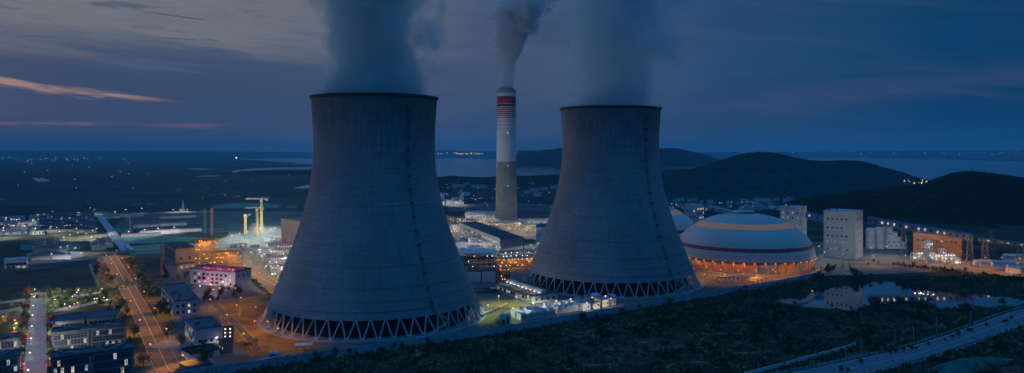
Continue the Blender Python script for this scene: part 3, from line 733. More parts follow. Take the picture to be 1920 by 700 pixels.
def tank(label, p, r_, h, mat=None, dome=.25, group=None, capm=None, name='storage_tank', cat='tank'):
    t = thing(name, label, cat, (p[0], p[1], .03), 0, group)
    MB().lathe([(r_, 0), (r_, h)], 32).build('body', mat or white, t, True)
    m = MB(); m.lathe([(r_ + .15, h), (r_ + .15, h + .3)] + [(r_ * math.cos(k), h + .3 + r_ * dome * math.sin(k)) for k in np.linspace(0, math.pi / 2, 7)], 32); m.build('cap', capm or mat or white, t, True)
    m = MB()
    for k in range(20): q = k / 20 * 2.6 - 2.6; a, b_ = q, q + .13; m.bar(((r_ + .5) * math.cos(a), (r_ + .5) * math.sin(a), h * k / 20), ((r_ + .5) * math.cos(b_), (r_ + .5) * math.sin(b_), h * (k + 1) / 20), .18, n=4)
    m.build('stair', steel, t)
    for f in (.33, .66): MB().lathe([(r_ + .02, h * f - .15), (r_ + .14, h * f - .15), (r_ + .14, h * f + .15), (r_ + .02, h * f + .15)], 32).build('hoop', steel, t)
    return t
def rack(label, p0, p1, wdt, h, mat, levels=3, bays=8, group=None, lit=None, pipes=4, name='pipe_rack', cat='pipe rack', roof=None, bulbs=0, e=0, pm_=None):
    """open steel frame carrying pipes"""
    p0 = Vector(p0[:2]); p1 = Vector(p1[:2]); L = (p1 - p0).length; a = math.atan2(p1.y - p0.y, p1.x - p0.x)
    t = thing(name, label, cat, (p0.x, p0.y, 0.03), a, group); rg = random.Random(int(L * 10))
    colm = MB()
    colm.box(-.28, .28, -.28, .28, 0, h); cmsh = colm.mesh('post', mat)
    for i in range(bays + 1):
        for yy in (0, wdt): inst('post', cmsh, t, (L * i / bays, yy, 0))
    for k in range(levels):
        zz = h * (k + 1) / levels; m = MB()
        for yy in (0, wdt): m.box(-.3, L + .3, yy - .2, yy + .2, zz - .5, zz)
        for i in range(bays + 1): m.box(L * i / bays - .18, L * i / bays + .18, .2, wdt - .2, zz - .45, zz - .05)
        m.build('beam_frame', mat, t)
        for j in range(pipes):
            r_ = rg.uniform(.2, .55); yy = wdt * (j + .7) / (pipes + .4); MB().bar((-.5 + rg.uniform(0, 3), yy, zz + r_), (L - rg.uniform(-.5, 3), yy, zz + r_), r_, n=8).build('pipe', pm_ or (steel if j % 2 else pale), t)
    m = MB()
    for i in range(0, bays, 2):
        for k in range(levels): m.bar((L * i / bays, -.05, h * k / levels), (L * (i + 1) / bays, -.05, h * (k + 1) / levels), .12, n=4)
    m.build('bracing', mat, t)
    if roof: MB().box(-1.5, L + 1.5, -1.5, wdt + 1.5, h + 1.4, h + 2.2).build('roof', roof, t)
    if lit:
        for q in range(bulbs):
            loc = (rg.uniform(0, L), -.6, h * rg.randint(1, levels) / levels - .9); 
            kk = ('bulb', lit)
            if kk not in LM: LM[kk] = MB().lathe([(0, -.45), (.42, -.2), (.45, .15), (0, .4)], 8).mesh('bulkhead_lamp', BULB[lit], True)
            inst('bulkhead_lamp', LM[kk], t, loc)
        nl = max(1, bulbs // 5)
        for q in range(nl): light(lit, e, t, (L * (q + .5) / nl, -2.5 if q % 2 else wdt * .5, h * .95), .8, 2)
    return t
def conveyor(label, A, B, wd, ht, mat, n_win, lit_i, supports, roofm=None, name='conveyor_gallery', group=None, sup='mast', supm=None, thin=False):
    """inclined covered belt gallery on trestles; parts stay in world axes"""
    A = Vector(A); B = Vector(B); t = thing(name, label, 'conveyor', (A.x, A.y, 0), 0, group)
    o_ = Vector((A.x, A.y, 0)); a = A - o_; b_ = B - o_; dv = (b_ - a); L = dv.length; u = dv.normalized(); s_ = Vector((u.y, -u.x, 0)).normalized(); up = s_.cross(u).normalized()
    if up.z < 0: up = -up
    def pt(k, sd, v): return a + dv * k + s_ * sd + up * v
    def bx(m, k0, k1, s0, s1, v0, v1):
        m.add([pt(k0, s0, v0), pt(k1, s0, v0), pt(k1, s1, v0), pt(k0, s1, v0), pt(k0, s0, v1), pt(k1, s0, v1), pt(k1, s1, v1), pt(k0, s1, v1)], [(0, 3, 2, 1), (4, 5, 6, 7), (0, 1, 5, 4), (1, 2, 6, 5), (2, 3, 7, 6), (3, 0, 4, 7)])
    m = MB(); bx(m, 0, 1, -wd / 2, wd / 2, -ht / 2, ht / 2); m.build('gallery', mat, t)
    m = MB(); n = 8; vs = []
    for k in (0, 1):
        for i in range(n + 1): q = math.pi * i / n; vs.append(pt(k, math.cos(q) * (wd / 2 + .2), ht / 2 + .02 + math.sin(q) * wd * .22))
    m.add(vs, [(i, i + 1, n + 2 + i, n + 1 + i) for i in range(n)] + [tuple(range(n + 1)), tuple(range(n + 1, 2 * n + 2))]); m.build('roof', roofm or mat, t)
    m = MB(); nb = max(4, int(L / 6))
    for sd in (-wd / 2 - .15, wd / 2 + .15):
        m.bar(pt(0, sd, -ht / 2 - 1.6), pt(1, sd, -ht / 2 - 1.6), .18, n=4)
        for i in range(nb): m.bar(pt(i / nb, sd, -ht / 2), pt((i + .5) / nb, sd, -ht / 2 - 1.6), .12, n=4); m.bar(pt((i + .5) / nb, sd, -ht / 2 - 1.6), pt((i + 1) / nb, sd, -ht / 2), .12, n=4)
    m.build('truss', supm or steel, t)
    side = wd / 2 if pt(0, 1, 0).y < pt(0, -1, 0).y else -wd / 2
    sg = 1 if side > 0 else -1
    for i in range(n_win):
        k = (i + .5) / n_win; hw = 1.0 / L
        m = MB(); bx(m, k - hw, k + hw, side + sg * .01, side + sg * .12, -.2 * ht, .28 * ht); m.build('window', [lit_w if i in lit_i else glass], t)
    for k in supports:
        c0 = pt(k, 0, -ht / 2 - 1.6); q = MB(); hw = wd / 2; sp = 3.5
        for ss_ in (-1, 1):
            for uu in (-1, 1): q.bar((c0.x + s_.x * ss_ * (hw + 1.2) + u.x * uu * sp, c0.y + s_.y * ss_ * (hw + 1.2) + u.y * uu * sp, 0), (c0.x + s_.x * ss_ * hw + u.x * uu * sp * .55, c0.y + s_.y * ss_ * hw + u.y * uu * sp * .55, c0.z), .42, .36, 6)
        nn = max(2, int(c0.z / 5))
        for i in range(nn):
            z0, z1 = c0.z * i / nn, c0.z * (i + 1) / nn
            for ss_ in (-1, 1):
                for uu in (-1, 1):
                    f0, f1 = 1 - .45 * i / nn, 1 - .45 * (i + 1) / nn
                    q.bar((c0.x + s_.x * ss_ * (hw + 1.2 * (1 - i / nn)) + u.x * uu * sp * f0, c0.y + s_.y * ss_ * (hw + 1.2 * (1 - i / nn)) + u.y * uu * sp * f0, z0),
                          (c0.x + s_.x * ss_ * (hw + 1.2 * (1 - (i + 1) / nn)) - u.x * uu * sp * f1, c0.y + s_.y * ss_ * (hw + 1.2 * (1 - (i + 1) / nn)) - u.y * uu * sp * f1, z1), .14, n=4)
        q.build('trestle', supm or steel, t)
    return t

# trees: trunk with limbs, crown of leaf-sized faces gathered in clumps
def crown_mesh(name, seed, rx, rz, zc, mat, nclump=26, per=13, leaf=.55):
    rg = np.random.default_rng(seed); C_ = []
    while len(C_) < nclump:
        p = rg.uniform(-1, 1, 3)
        if .3 < np.linalg.norm(p) < 1: C_.append(p * np.array([rx, rx, rz]) * rg.uniform(.7, 1.08) + np.array([0, 0, zc]))
    vs = []; fs = []
    for c_ in C_:
        for q in range(per):
            p = c_ + rg.normal(0, rx * .17, 3); u = rg.normal(0, 1, 3); u /= np.linalg.norm(u); v = np.cross(u, rg.normal(0, 1, 3)); v /= np.linalg.norm(v); s_ = leaf * rg.uniform(.5, 1.1)
            k = len(vs); vs += [p - u * s_, p + v * s_ * .6, p + u * s_, p - v * s_ * .6]; fs.append((k, k + 1, k + 2, k + 3))
    m = MB(); m.add(vs, fs); return m.mesh(name, mat)
def trunk_mesh(seed, h, rx):
    rg = random.Random(seed); m = MB(); m.bar((0, 0, -.3), (0, 0, h), .22, .13, 6)
    for i in range(5): a = rg.uniform(0, 6.28); m.bar((0, 0, h * rg.uniform(.7, 1)), (math.cos(a) * rx * .6, math.sin(a) * rx * .6, h + rg.uniform(.6, 2.)), .1, .04, 4)
    return m.mesh('trunk', bark)
TV = {}
for key, mt in (('A', leafA), ('B', leafB), ('C', leafC), ('D', leafD)):
    TV[key] = [(trunk_mesh(k, 2.0, 2.2), crown_mesh('crown', 40 + k + ord(key), 2.3 + .2 * k, 2.0 + .35 * k, 3.9 + .2 * k, mt, 28, 14, .5)) for k in range(3)]
def tree(label, p, kind='A', s_=1., group=None, name='tree', z0=None):
    i = random.randrange(3); t = thing(name, label, 'tree', (p[0], p[1], 0. if z0 is None else z0), random.uniform(0, 6.28), group); k = s_ * random.uniform(.85, 1.2); t.scale = (k, k, k * random.uniform(.85, 1.15))
    inst('trunk', TV[kind][i][0], t); inst('crown', TV[kind][i][1], t); return t
def line_pts(a, b, n): return [(a[0] + (b[0] - a[0]) * (i + .5) / n, a[1] + (b[1] - a[1]) * (i + .5) / n) for i in range(n)]

# ------------------------------------------------------------------ coal domes
DP = [(71.3, 12.4), (70.7, 18), (68.9, 22), (67., 26), (64., 31), (60.4, 35), (55.5, 39), (50.6, 42.), (45.5, 45.), (38.5, 48.4), (31.2, 51), (22, 53.2), (14, 54.4), (9, 54.7)]
def dr(z_): return float(np.interp(z_, [p[1] for p in DP], [p[0] for p in DP]))
domem = pm('dome_skin', (.74, .63, .57), .6, .07, .04); ringm = pm('dome_skylight_glow', (.62, .34, .20), .6, .15, .3); rb_ = ringm.node_tree.nodes['Principled BSDF']; rb_.inputs['Emission Color'].default_value = (1, .42, .2, 1); rb_.inputs['Emission Strength'].default_value = .10; redb = pm('dome_red', (.52, .05, .07), .6, .1, .1)  # faint skylight emission stands in for lamps inside the dome
panel_o = pm('panel_terracotta', (.42, .20, .13), .8, .2, .2); panel_b = pm('panel_bluegrey', (.14, .17, .24), .7, .2, .2)
def coal_dome(label, loc, rz, e):
    t = thing('coal_dome', label, 'dome', loc, rz)
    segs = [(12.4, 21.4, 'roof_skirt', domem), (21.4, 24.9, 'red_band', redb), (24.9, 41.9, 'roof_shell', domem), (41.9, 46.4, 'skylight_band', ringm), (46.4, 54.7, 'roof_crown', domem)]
    for z0, z1, nm, mt in segs:
        zs = sorted({z0, z1} | {p[1] for p in DP if z0 < p[1] < z1} | set(np.linspace(z0, z1, 6)))
        k = .05 if 'band' in nm else 0.
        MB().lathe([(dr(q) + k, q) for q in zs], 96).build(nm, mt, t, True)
    m = MB()
    for i in range(48):
        a = 2 * math.pi * i / 48
        for p, q in zip(DP[:-1], DP[1:]): m.bar((p[0] * math.cos(a), p[0] * math.sin(a), p[1] + .03), (q[0] * math.cos(a), q[0] * math.sin(a), q[1] + .03), .09, n=4, caps=False)
    m.build('seam_ribs', domem, t)
    MB().lathe([(9, 54.5), (9.2, 56.2), (10.6, 56.3), (10.6, 57.2), (9, 57.6), (0, 57.9)], 48).build('vent_cap', pale, t)
    MB().lathe([(71.3, 12.4), (71.6, 11.6), (70, 11.4), (60, 11.6)], 96).build('eave', grey, t)
    MB().lathe([(66.5, 0.), (66.5, 11.6)], 96).build('inner_wall', pm('dome_wall', (.16, .12, .10), .9, .3, .1), t)
    MB().lathe([(71.5, 0), (71.5, 1.3), (70.6, 1.3), (70.6, 0)], 96).build('ring_beam', concrete, t)
    n = 40; cm = MB().box(69., 70.6, -.55, .55, 1.2, 11.7).mesh('column', concrete)
    pml = []
    for mt in (panel_o, panel_b):
        q = MB(); hw = math.pi * 69.2 / n - .75; q.box(68.5, 68.8, -hw, hw, 1.4, 11.4); q.box(68.8, 68.95, -hw, hw, 6.2, 6.5); pml.append(q.mesh('wall_panel', mt))
    for i in range(n):
        a = 2 * math.pi * i / n; inst('column', cm, t, rz=a)
        inst('wall_panel', pml[1 if (i * 7) % 11 in (0, 1, 5) else 0], t, rz=a + math.pi / n)
    lmp = MB().box(-.3, .3, -.5, .5, -.25, .1).mesh('added_eave_lamp', bulb_o)  # lamps added under the eave to brighten the wall panels
    for k in range(17):
        a = R(-155 + k * 8) - rz; inst('added_eave_lamp', lmp, t, (72.3 * math.cos(a), 72.3 * math.sin(a), 11.3), a)
        if e: light((1, .42, .16), 1500, t, (72.9 * math.cos(a), 72.9 * math.sin(a), 10.4), .5, 2)
    return t
D1 = (247, 796, 0); D2 = (168, 962, 0)
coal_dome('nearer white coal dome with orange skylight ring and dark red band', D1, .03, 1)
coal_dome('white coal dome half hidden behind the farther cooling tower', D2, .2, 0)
for k, (px, py) in enumerate([(1325, 517), (1352, 522), (1385, 525), (1418, 525), (1450, 523), (1480, 518), (1505, 512), (1524, 506)]):
    lamp('low orange lamp lighting the foot of the nearer coal dome', G(px, py), ORANGE, 15000, 8., 'lamps at the foot of the coal dome', 1., R(90))

# ------------------------------------------------------------------ transfer towers and conveyors
def litpat(prob, seed, cut=99, kind='w'):
    rg = random.Random(seed); return lambda r_, c_: (kind if (r_ >= cut and rg.random() < prob) or (r_ < cut and rg.random() < prob * .05) else 'd')
ttm = pm('transfer_render', (.46, .47, .50), .8, .1, .08)
pC = (382.7, 832); dC = Vector((.64, .77)); lC = Vector((-.77, .64)) * 34
c0 = Vector(pC) + Vector((-.785, .62)) * 34
building('transfer_tower', 'tall grey transfer tower with rows of small windows, nearest to the pond', 'transfer tower', c0, pC, 33, 52.5, ttm, pale, units=2, parapet=.6,
         wins=[dict(f='f', rows=[43, 33, 24], n=6, w=1.7, h=1.9, lit=lambda r_, c_: 'd' if c_ < 5 - r_ % 2 else None), dict(f='f', rows=[17.5, 9], n=7, w=1.3, h=1.5, lit=litpat(.75, 3, 0)),
               dict(f='r', rows=[43, 33, 24, 17.5, 9, 5], n=5, w=1.4, h=1.5, lit=litpat(.7, 5, 1, 'c'))])
pB = G(1502, 474); cB = Vector(pB) + Vector((-.80, .60)) * 25
building('transfer_tower', 'grey transfer tower standing behind the right edge of the nearer coal dome', 'transfer tower', cB, pB, 24, 53.5, ttm, pale, units=1, parapet=.6,
         wins=[dict(f='f', rows=[46, 40, 30, 22, 13], n=4, w=1.6, h=1.8, lit=litpat(.5, 8, 0)), dict(f='r', rows=[44, 35, 26, 17, 9], n=3, w=1.5, h=1.6, lit=litpat(.45, 9, 0))])
pA = (246, 995); cA = Vector(pA) + Vector((-.80, .60)) * 17
building('transfer_tower', 'grey transfer tower with dark and lit windows behind both coal domes', 'transfer tower', cA, pA, 26, 48, ttm, pale, parapet=.6,
         wins=[dict(f='f', rows=[40, 32], n=3, w=1.8, h=2, lit=litpat(.3, 2, 0)), dict(f='r', rows=[42, 36, 30, 24], n=5, w=2.4, h=2.6, lit=litpat(.4, 4, 0))])
bluegal = pm('gallery_blue', (.05, .14, .32), .5, .12, .1)
palegal = pm('gallery_pale', (.40, .42, .45), .6, .1, .1)
conveyor('pale inclined conveyor gallery dropping from the tower behind the domes', (270, 990, 44.5), (336, 905, 27), 6, 4.5, palegal, 6, (), (.4, .75))
conveyor('short blue grey conveyor gallery linking the two taller transfer towers', (351, 890, 45), (378, 862, 39.5), 6, 5, bluegal, 4, (0, 2), ())
P0 = (409, 858, 41.5); P1 = (PX(1826, 800), 800, 27.8); P2 = (PX(2010, 770), 770, 18)
conveyor('long blue conveyor gallery with lit windows running from the nearest transfer tower', P0, P1, 7, 6, bluegal, 17, (2, 3, 4, 6, 8, 9, 11, 12), (.36, .97), supm=pm('trestle_blue', (.10, .16, .26), .6, .1, .2))
conveyor('slim pale conveyor gallery continuing from the long blue one towards the right edge', (P1[0] + 4, P1[1] - 1, P1[2] - 1.5), P2, 4.2, 2.6, steel, 14, (1, 3, 4, 6, 8, 9, 11), (.08, .46, .9))

# silo group behind the nearest transfer tower
SX, SY = PX(1652, 925), 925.
for k, (dx, dy, r_, h) in enumerate([(-13, 0, 5.5, 24), (-1, 1, 5.5, 25), (-7, 11, 5.5, 22)]):
    tank(['white silo nearest to the tall transfer tower', 'white silo beside the stepped plant under the conveyor', 'white silo at the back of the silo group'][k], (SX + dx, SY + dy), r_, h, white, .35, name='silo', cat='silo')
for k, (dx, wd, h) in enumerate([(7, 7, 27), (13.5, 6.5, 20), (19.5, 6, 13.5), (25, 5.5, 8)]):
    building('process_block', ['tallest', 'second tallest', 'third', 'lowest'][k] + ' block of the stepped white plant under the blue conveyor', 'process block', (SX + dx, SY - 2), (SX + dx + wd - .6, SY - 2), 11, h, white, pale, parapet=.5, wins=[dict(f='f', rows=[q for q in range(3, int(h) - 2, 5)], n=2, w=1.2, h=1.4, lit=.6)])
for k, (px, py) in enumerate([(1632, 482), (1662, 480), (1688, 483), (1545, 492), (1580, 496), (1535, 480)]):
    lamp('tall floodlight pole among the yards beside the tallest transfer tower', G(px, py), WHITE if k != 4 else GREENW, 11000, 11., 'white floodlights beside the transfer towers', 1.2, R(-90), pt=True)

# brown depot with lit equipment
b0 = Vector(G(1712, 484)); b1 = Vector(G(1803, 491)); 
building('depot_building', 'long brown clad depot building lit orange under the long blue conveyor', 'depot', b0, b1, 26, 28.5, brown, slate, parapet=1., units=6, wins=[dict(f='f', rows=[20], n=9, w=2.2, h=1.6, lit=.15)])
MB_ = MB
for k in range(11):
    p = b0.lerp(b1, .05 + .9 * k / 10); 
    t = thing('roof_floodlight', 'small white floodlight along the roof edge of the brown depot', 'floodlight', (p.x, p.y + 1.2, 29.65), 0, 'floodlights on the depot roof')
    MB().bar((0, 0, 0), (0, 0, 1.6), .12, n=5).build('bracket', steel, t); MB().box(-.7, .7, -.5, .2, 1.6, 2.3).build('lamp_head', bulb_w, t)
    if k % 3 == 1: light(WHITE, 5000, t, (0, -3.5, 1.))
rg = random.Random(4)
ORD = 'first second third fourth fifth sixth seventh eighth ninth tenth'.split()
spots = [(1712, 486, 8), (1722, 488, 10), (1733, 488, 18), (1738, 490, 24), (1745, 489, 10), (1754, 491, 9), (1764, 491, 15), (1772, 492, 10), (1782, 494, 11), (1790, 495, 8)]
for k, (px, py, h) in enumerate(spots):
    q = G(px, py + 3); rack('white lit scaffold tower against the brown depot, %s from the left' % ORD[k], (q[0], q[1]), (q[0] + 6, q[1] + .6), 4, h, white, max(2, int(h / 3)), 2, 'scaffold towers at the depot', WHITE, 2, 'scaffold_tower', 'scaffold', None, 6, 3400 + 40 * k, white)
lamp('orange floodlight pole at the right end of the brown depot', G(1806, 497), ORANGE, 24000, 14, None, 1.5, R(160), pt=True)
lamp('orange floodlight pole in front of the brown depot', G(1770, 500), ORANGE, 14000, 9, None, 1.5, R(90), pt=True)
mast('lattice_pylon', 'thin lattice power pylon between the conveyor trestles and the dark hill', 'pylon', (PX(1858, 850), 850), ZP(433, 850), 9, 1.6, steel, 7, None, ((24, 6), (28, 5)))
for k, (px, py, w_, h) in enumerate([(1852, 500, 16, 5), (1880, 503, 20, 6), (1912, 512, 22, 5), (1835, 498, 9, 4), (1900, 492, 18, 7)]):
    q = G(px, py); house('yard_shed', ['low pale shed past the brown depot', 'wide pale shed beside the slim conveyor', 'pale shed at the right edge of the ochre yard', 'small shed at the foot of the lattice trestle', 'larger pale shed behind the slim conveyor'][k], q, w_, 10, h, R(-18), white, pale, None, .2, 'shed')
for k, (px, py) in enumerate([(1640, 497), (1700, 496), (1735, 502), (1800, 505), (1832, 508), (1862, 512), (1892, 516), (1925, 522), (1955, 528), (1880, 500), (1850, 500), (1915, 502)]):
    lamp('orange street lamp along the ochre quay road past the pond', G(px, py), ORANGE if k % 4 != 3 else WARM, 14000, 9, 'orange lamps along the quay road', 1.8, R(100))
for k in range(40):
    f = k / 39; px = 1676 + (1960 - 1676) * f; py = 500 + (538 - 500) * f + random.uniform(-1, 1)
    tree('small round tree in the row between orange road and pond, %s' % ('end by the depot', 'middle of the row', 'end at the right edge')[min(2, k // 14)], G(px, py), 'A', .8, 'trees along the quay road')
for k in range(12):
    px = 1600 + 320 * random.random(); py = 488 + (px - 1600) * .09 + random.uniform(0, 8)
    tree('low bushy tree scattered about the orange lit ochre yard', G(px, py), random.choice('BCA'), random.uniform(.5, .8), 'trees in the ochre yard')
for k in range(12):
    px = 1440 + 160 * (k + .5) / 12; py = 521 - (px - 1440) * .13 + random.uniform(-3, 2)
    tree('orange lit shrubby tree between the coal dome and the perimeter wall', G(px, py), random.choice('BC'), random.uniform(.5, .8), 'trees beside the coal dome')
for k in range(26):
    px = random.uniform(1545, 1940); f = (px - 1545) / 395; py = 512 + f * 34 + random.uniform(0, 8 + 6 * f) - 4
    q = G(px, py); tree('dark bank tree growing along the far side of the pond', q, 'A', random.uniform(.7, 1.15), 'trees on the far pond bank', z0=ghs(*q))
for k, (px, py) in enumerate([(1300, 527), (1322, 533), (1360, 533), (1395, 531), (1420, 535), (1455, 528)]):
    lamp('orange lamp beside the service road behind the perimeter wall', G(px, py - 3), ORANGE, 7000, 7, 'orange lamps along the dome service road', 1.4, R(90))
rack('low pipe rack running along the foot of the nearer coal dome', G(1345, 530), G(1440, 531), 4, 4.5, peach, 1, 12, None, None, 3)

# ------------------------------------------------------------------ plant between the towers
e0 = Vector((-14, 880)); ed = Vector((.953, .304))
th = building('turbine_hall', 'long turbine hall with blank grey end wall and trussed dark blue roof', 'turbine hall', e0, e0 + ed * 29, 205, 17.6, pm('hall_cladding', (.30, .32, .37), .7, .07, .03), blueroof, parapet=.4, wins=[dict(f='l', rows=[5, 11], n=26, w=4, h=2.2, lit=.55)])
q = MB()
for s_ in (0, 1): q.bar((3 + s_ * 12, 0, 0), (3 + s_ * 12 + 5, 0, 3.2), .28, n=4); q.bar((8 + s_ * 12, 0, 3.2), (13 + s_ * 12, 0, 0), .28, n=4)
q.box(2, 27, -.9, .9, 0, .5); rm = q.mesh('roof_truss', pm('truss_blue', (.14, .22, .30), .6, .2, .2))
for k in range(27): inst('roof_truss', rm, th, (0, 5 + k * 7.4, 18.))
building('annex_building', 'small grey annex at the corner of the turbine hall', 'annex', e0 + ed * 30, e0 + ed * 44, 16, 13, grey, slate, units=2, wins=[dict(f='f', rows=[3, 8], n=4, w=1.8, h=1.6, lit=.3)])
tank('tall white silo with blue cap beside the farther cooling tower', (PX(1021, 940), 940), 11, 26, white, .3, None, blueroof, 'silo', 'silo')
tank('round white tank with low domed roof left of the turbine hall', (PX(891, 905), 905), 10.5, 4.5, white, .45)
tank('low white domed tank behind the open pump hall', (PX(868, 930), 930), 12, 3.5, white, .35)
for k, (px, py) in enumerate([(858, 452), (872, 448), (888, 452), (903, 456), (918, 460), (926, 466), (905, 466), (880, 460)]):
    x0, y0 = G(px, py); building('process_block', ['white process block at the shoulder of the nearer tower', 'second process block from the nearer tower', 'third process block from the nearer tower', 'process block at the middle of the turbine hall side', 'process block by the lit windows of the turbine hall', 'process block close to the blank end of the turbine hall', 'low process block in front of the turbine hall windows', 'low process block behind the domed tanks'][k],
             'process block', (x0, y0), (x0 + 9 + k % 3 * 3, y0 + 3), 8, 5 + (k * 5) % 4 * 1.6, white if k % 2 else pale, slate if k % 3 else pale, units=1, parapet=.4, wins=[dict(f='f', rows=[2], n=3, w=1.4, h=1.6, lit=.6)])
for k, (px, py, c_) in enumerate([(865, 462, WHITE), (880, 470, WARM), (900, 470, WHITE), (925, 474, WHITE), (850, 440, WHITE), (1000, 470, WARM), (1010, 476, WHITE), (905, 452, WARM), (885, 445, WARM), (938, 484, WARM)]):
    lamp('plant floodlight pole among the process blocks beside the turbine hall', G(px, py), c_, 36000 if k in (0, 3, 4) else 85000, 12, 'floodlights around the turbine hall', 1.2, R(-90), pt=k in (0, 3, 4))
rg = random.Random(11)
boil = pm('boiler_frame', (.42, .40, .36), .7, .15, .2)
for k, (px, py, ln, h, lb) in enumerate([(858, 428, 46, 14, 'lit boiler framework beside the shoulder of the nearer tower'), (897, 428, 38, 17, 'lit boiler framework left of the chimney foot'), (936, 434, 40, 13, 'lit boiler framework right in front of the chimney foot'), (978, 436, 44, 12, 'lit boiler framework right of the chimney foot'), (846, 438, 22, 12, 'small lit framework at the edge of the nearer tower'), (1008, 440, 26, 13, 'lit framework beside the farther tower')]):
    x0, y0 = G(px, py); rack(lb, (x0, y0), (x0 + ln, y0 + 5), 12, h, boil, 3, 7, None, WARM, 3, 'boiler_structure', 'boiler', white if k in (2, 5) else None, 14, 60000, white)
building('precipitator_hall', 'long lit white hall behind the chimney, left of it', 'hall', G(872, 412), G(932, 413), 30, 13, white, pale, parapet=.3, units=4, wins=[dict(f='f', rows=[4], n=14, w=2., h=2.2, lit=.7)])
building('precipitator_hall', 'long lit white hall with curved dark roof behind the chimney, right of it', 'hall', G(957, 424), G(1040, 424), 26, 12, white, slate, parapet=.3, units=8, wins=[dict(f='f', rows=[4], n=18, w=2., h=2.2, lit=.7)])
building('coal_store', 'dark roofed hall with rows of vents at the right of the chimney', 'hall', G(962, 408), G(1045, 410), 40, 9, grey, slate, parapet=.2, units=30)
building('coal_store', 'dark block standing against the right side of the chimney', 'hall', G(958, 413), G(969, 413), 14, 24, grey, slate, units=2)
conveyor('brown conveyor gallery crossing behind the boiler frameworks', (PX(836, 1260), 1260, ZP(409, 1260)), (PX(902, 1190), 1190, ZP(419, 1190)), 7, 6, brown, 8, (1, 4), (.2, .8))
for k, (px, py) in enumerate([(880, 414), (905, 416), (925, 420), (975, 428), (1000, 428), (1025, 428), (945, 440), (960, 442), (850, 430), (870, 434)]):
    lamp('bright floodlight pole in the boiler yard around the chimney foot', G(px, py), WHITE if k % 3 else WARM, 30000 if k in (5, 8) else 95000, 14, 'floodlights around the chimney foot', 1.2, R(-90), pt=k in (5, 8))
# far works seen past the nearer tower
for k, (px, w_, h, lb) in enumerate([(824, 9, 25, 'pale lit tower block of the distant works'), (836, 26, 10, 'low wide lit hall of the distant works'), (861, 8, 21, 'second pale lit tower of the distant works'), (848, 14, 15, 'middle lit block of the distant works')]):
    x0 = PX(px, 1700); building('works_block', lb, 'works', (x0, 1700 + k * 3), (x0 + w_ * 1.2, 1700 + k * 3), 14, h, white, pale, wins=[dict(f='f', rows=[3, 8], n=4, w=2, h=2, lit=.6)])
for k in range(4): lamp('work light at the foot of the distant works beyond the tower', (PX(822 + k * 14, 1680), 1680), WHITE, 30000, 12, 'lights at the distant works', 1., R(-90))

# open pump hall, white screen wall, pipe rack
x0, y0 = G(866, 508); rack('dark open pump hall frame with flat white roof between the cooling towers', (x0, y0), (x0 + 34, y0 + 3), 30, 15.5, dark, 3, 6, None, COOL, 4, 'pump_hall', 'pump hall', white, 6, 700, dark)
x0, y0 = G(872, 531); sw = building('pump_house', 'long blank white pump house with dark pilasters beside the nearer tower', 'pump house', (x0, y0), (x0 + 29.5, y0 + 3.5), 14, 10.2, pm('white_panel', (.60, .62, .66), .7, .06, .1), slate, parapet=.3)
for k in range(3): MB().box(-.5, .5, -.35, .05, 0, 10.8).build('pilaster', dark, sw, loc=(1 + k * 13.8, 0, 0))
x0, y0 = G(905, 549); building('pump_house', 'low pump house with dark blue flat roof in front of the blank white one', 'pump house', (x0 - 14, y0), (x0 + 12, y0 + 6), 26, 3.2, grey, blueroof, parapet=.2)
x0, y0 = G(930, 503); rack('long pipe rack lit orange between the cooling towers', (x0, y0), (x0 + 62, y0 + 14), 9, 9.5, pm('rack_warm', (.3, .2, .15), .8, .2, .2), 3, 12, None, ORANGE, 4, bulbs=30, e=5200)
x0, y0 = G(935, 492); rack('second pipe rack lit white behind the orange lit one', (x0, y0), (x0 + 66, y0 + 16), 8, 11, dark, 3, 12, None, WHITE, 4, bulbs=26, e=2600)
x0, y0 = G(937, 528); rack('small dark stacked pipe frame beside the white pump house', (x0, y0), (x0 + 9, y0 + 1.5), 8, 12, dark, 4, 3, None, ORANGE, 3, bulbs=5, e=900)

# long building with rooflight ridge
v0 = Vector((15.6, 589.5)); v1 = Vector((37, 601)); vb = building('workshop_building', 'long workshop with lit roof ridge between the two cooling towers', 'workshop', v0, v1, 63, 6.4, pm('workshop_wall', (.55, .57, .55), .7, .08, .1), slate, parapet=.25, wins=[dict(f='l', rows=[2.2], n=14, w=2.2, h=1.8, lit=.5), dict(f='f', rows=[2.2], n=4, w=2, h=1.8, lit=.2)])
L = (v1 - v0).length
MB().box(L * .42, L * .58, 1.5, 61.5, 0, 2.2).box(L * .4, L * .6, 1, 62, 2.2, 2.5).build('roof_monitor', pale, vb, loc=(0, 0, 6.72))
for k in range(9): MB().lathe([(0, 0), (.45, .1), (.5, .5), (0, .8)], 8).build('ridge_lamp', bulb_w, vb, loc=(L * .36, 4 + k * 6.8, 7.2))
for k in range(3): light(WHITE, 1500, vb, (L * .3, 8 + k * 22, 9.5))
um = MB().box(0, 5.6, 0, 7.5, 0, 4.2).box(-.15, 5.75, -.15, 7.65, 4.2, 4.5); umesh = um.mesh('housing', white)
fm = MB(); fm.lathe([(1.9, 0), (1.75, 1.), (1.55, 1.), (1.5, .2), (0, .2)], 18); fanm = fm.mesh('fan_stack', pale)
lou = MB()
for k in range(5): lou.box(.5, 5.1, -.12, .02, .7 + k * .62, 1.0 + k * .62)
loum = lou.mesh('louvre', grey)
path = [G(977, 602), G(1042, 592), G(1046, 589), G(1092, 581)]
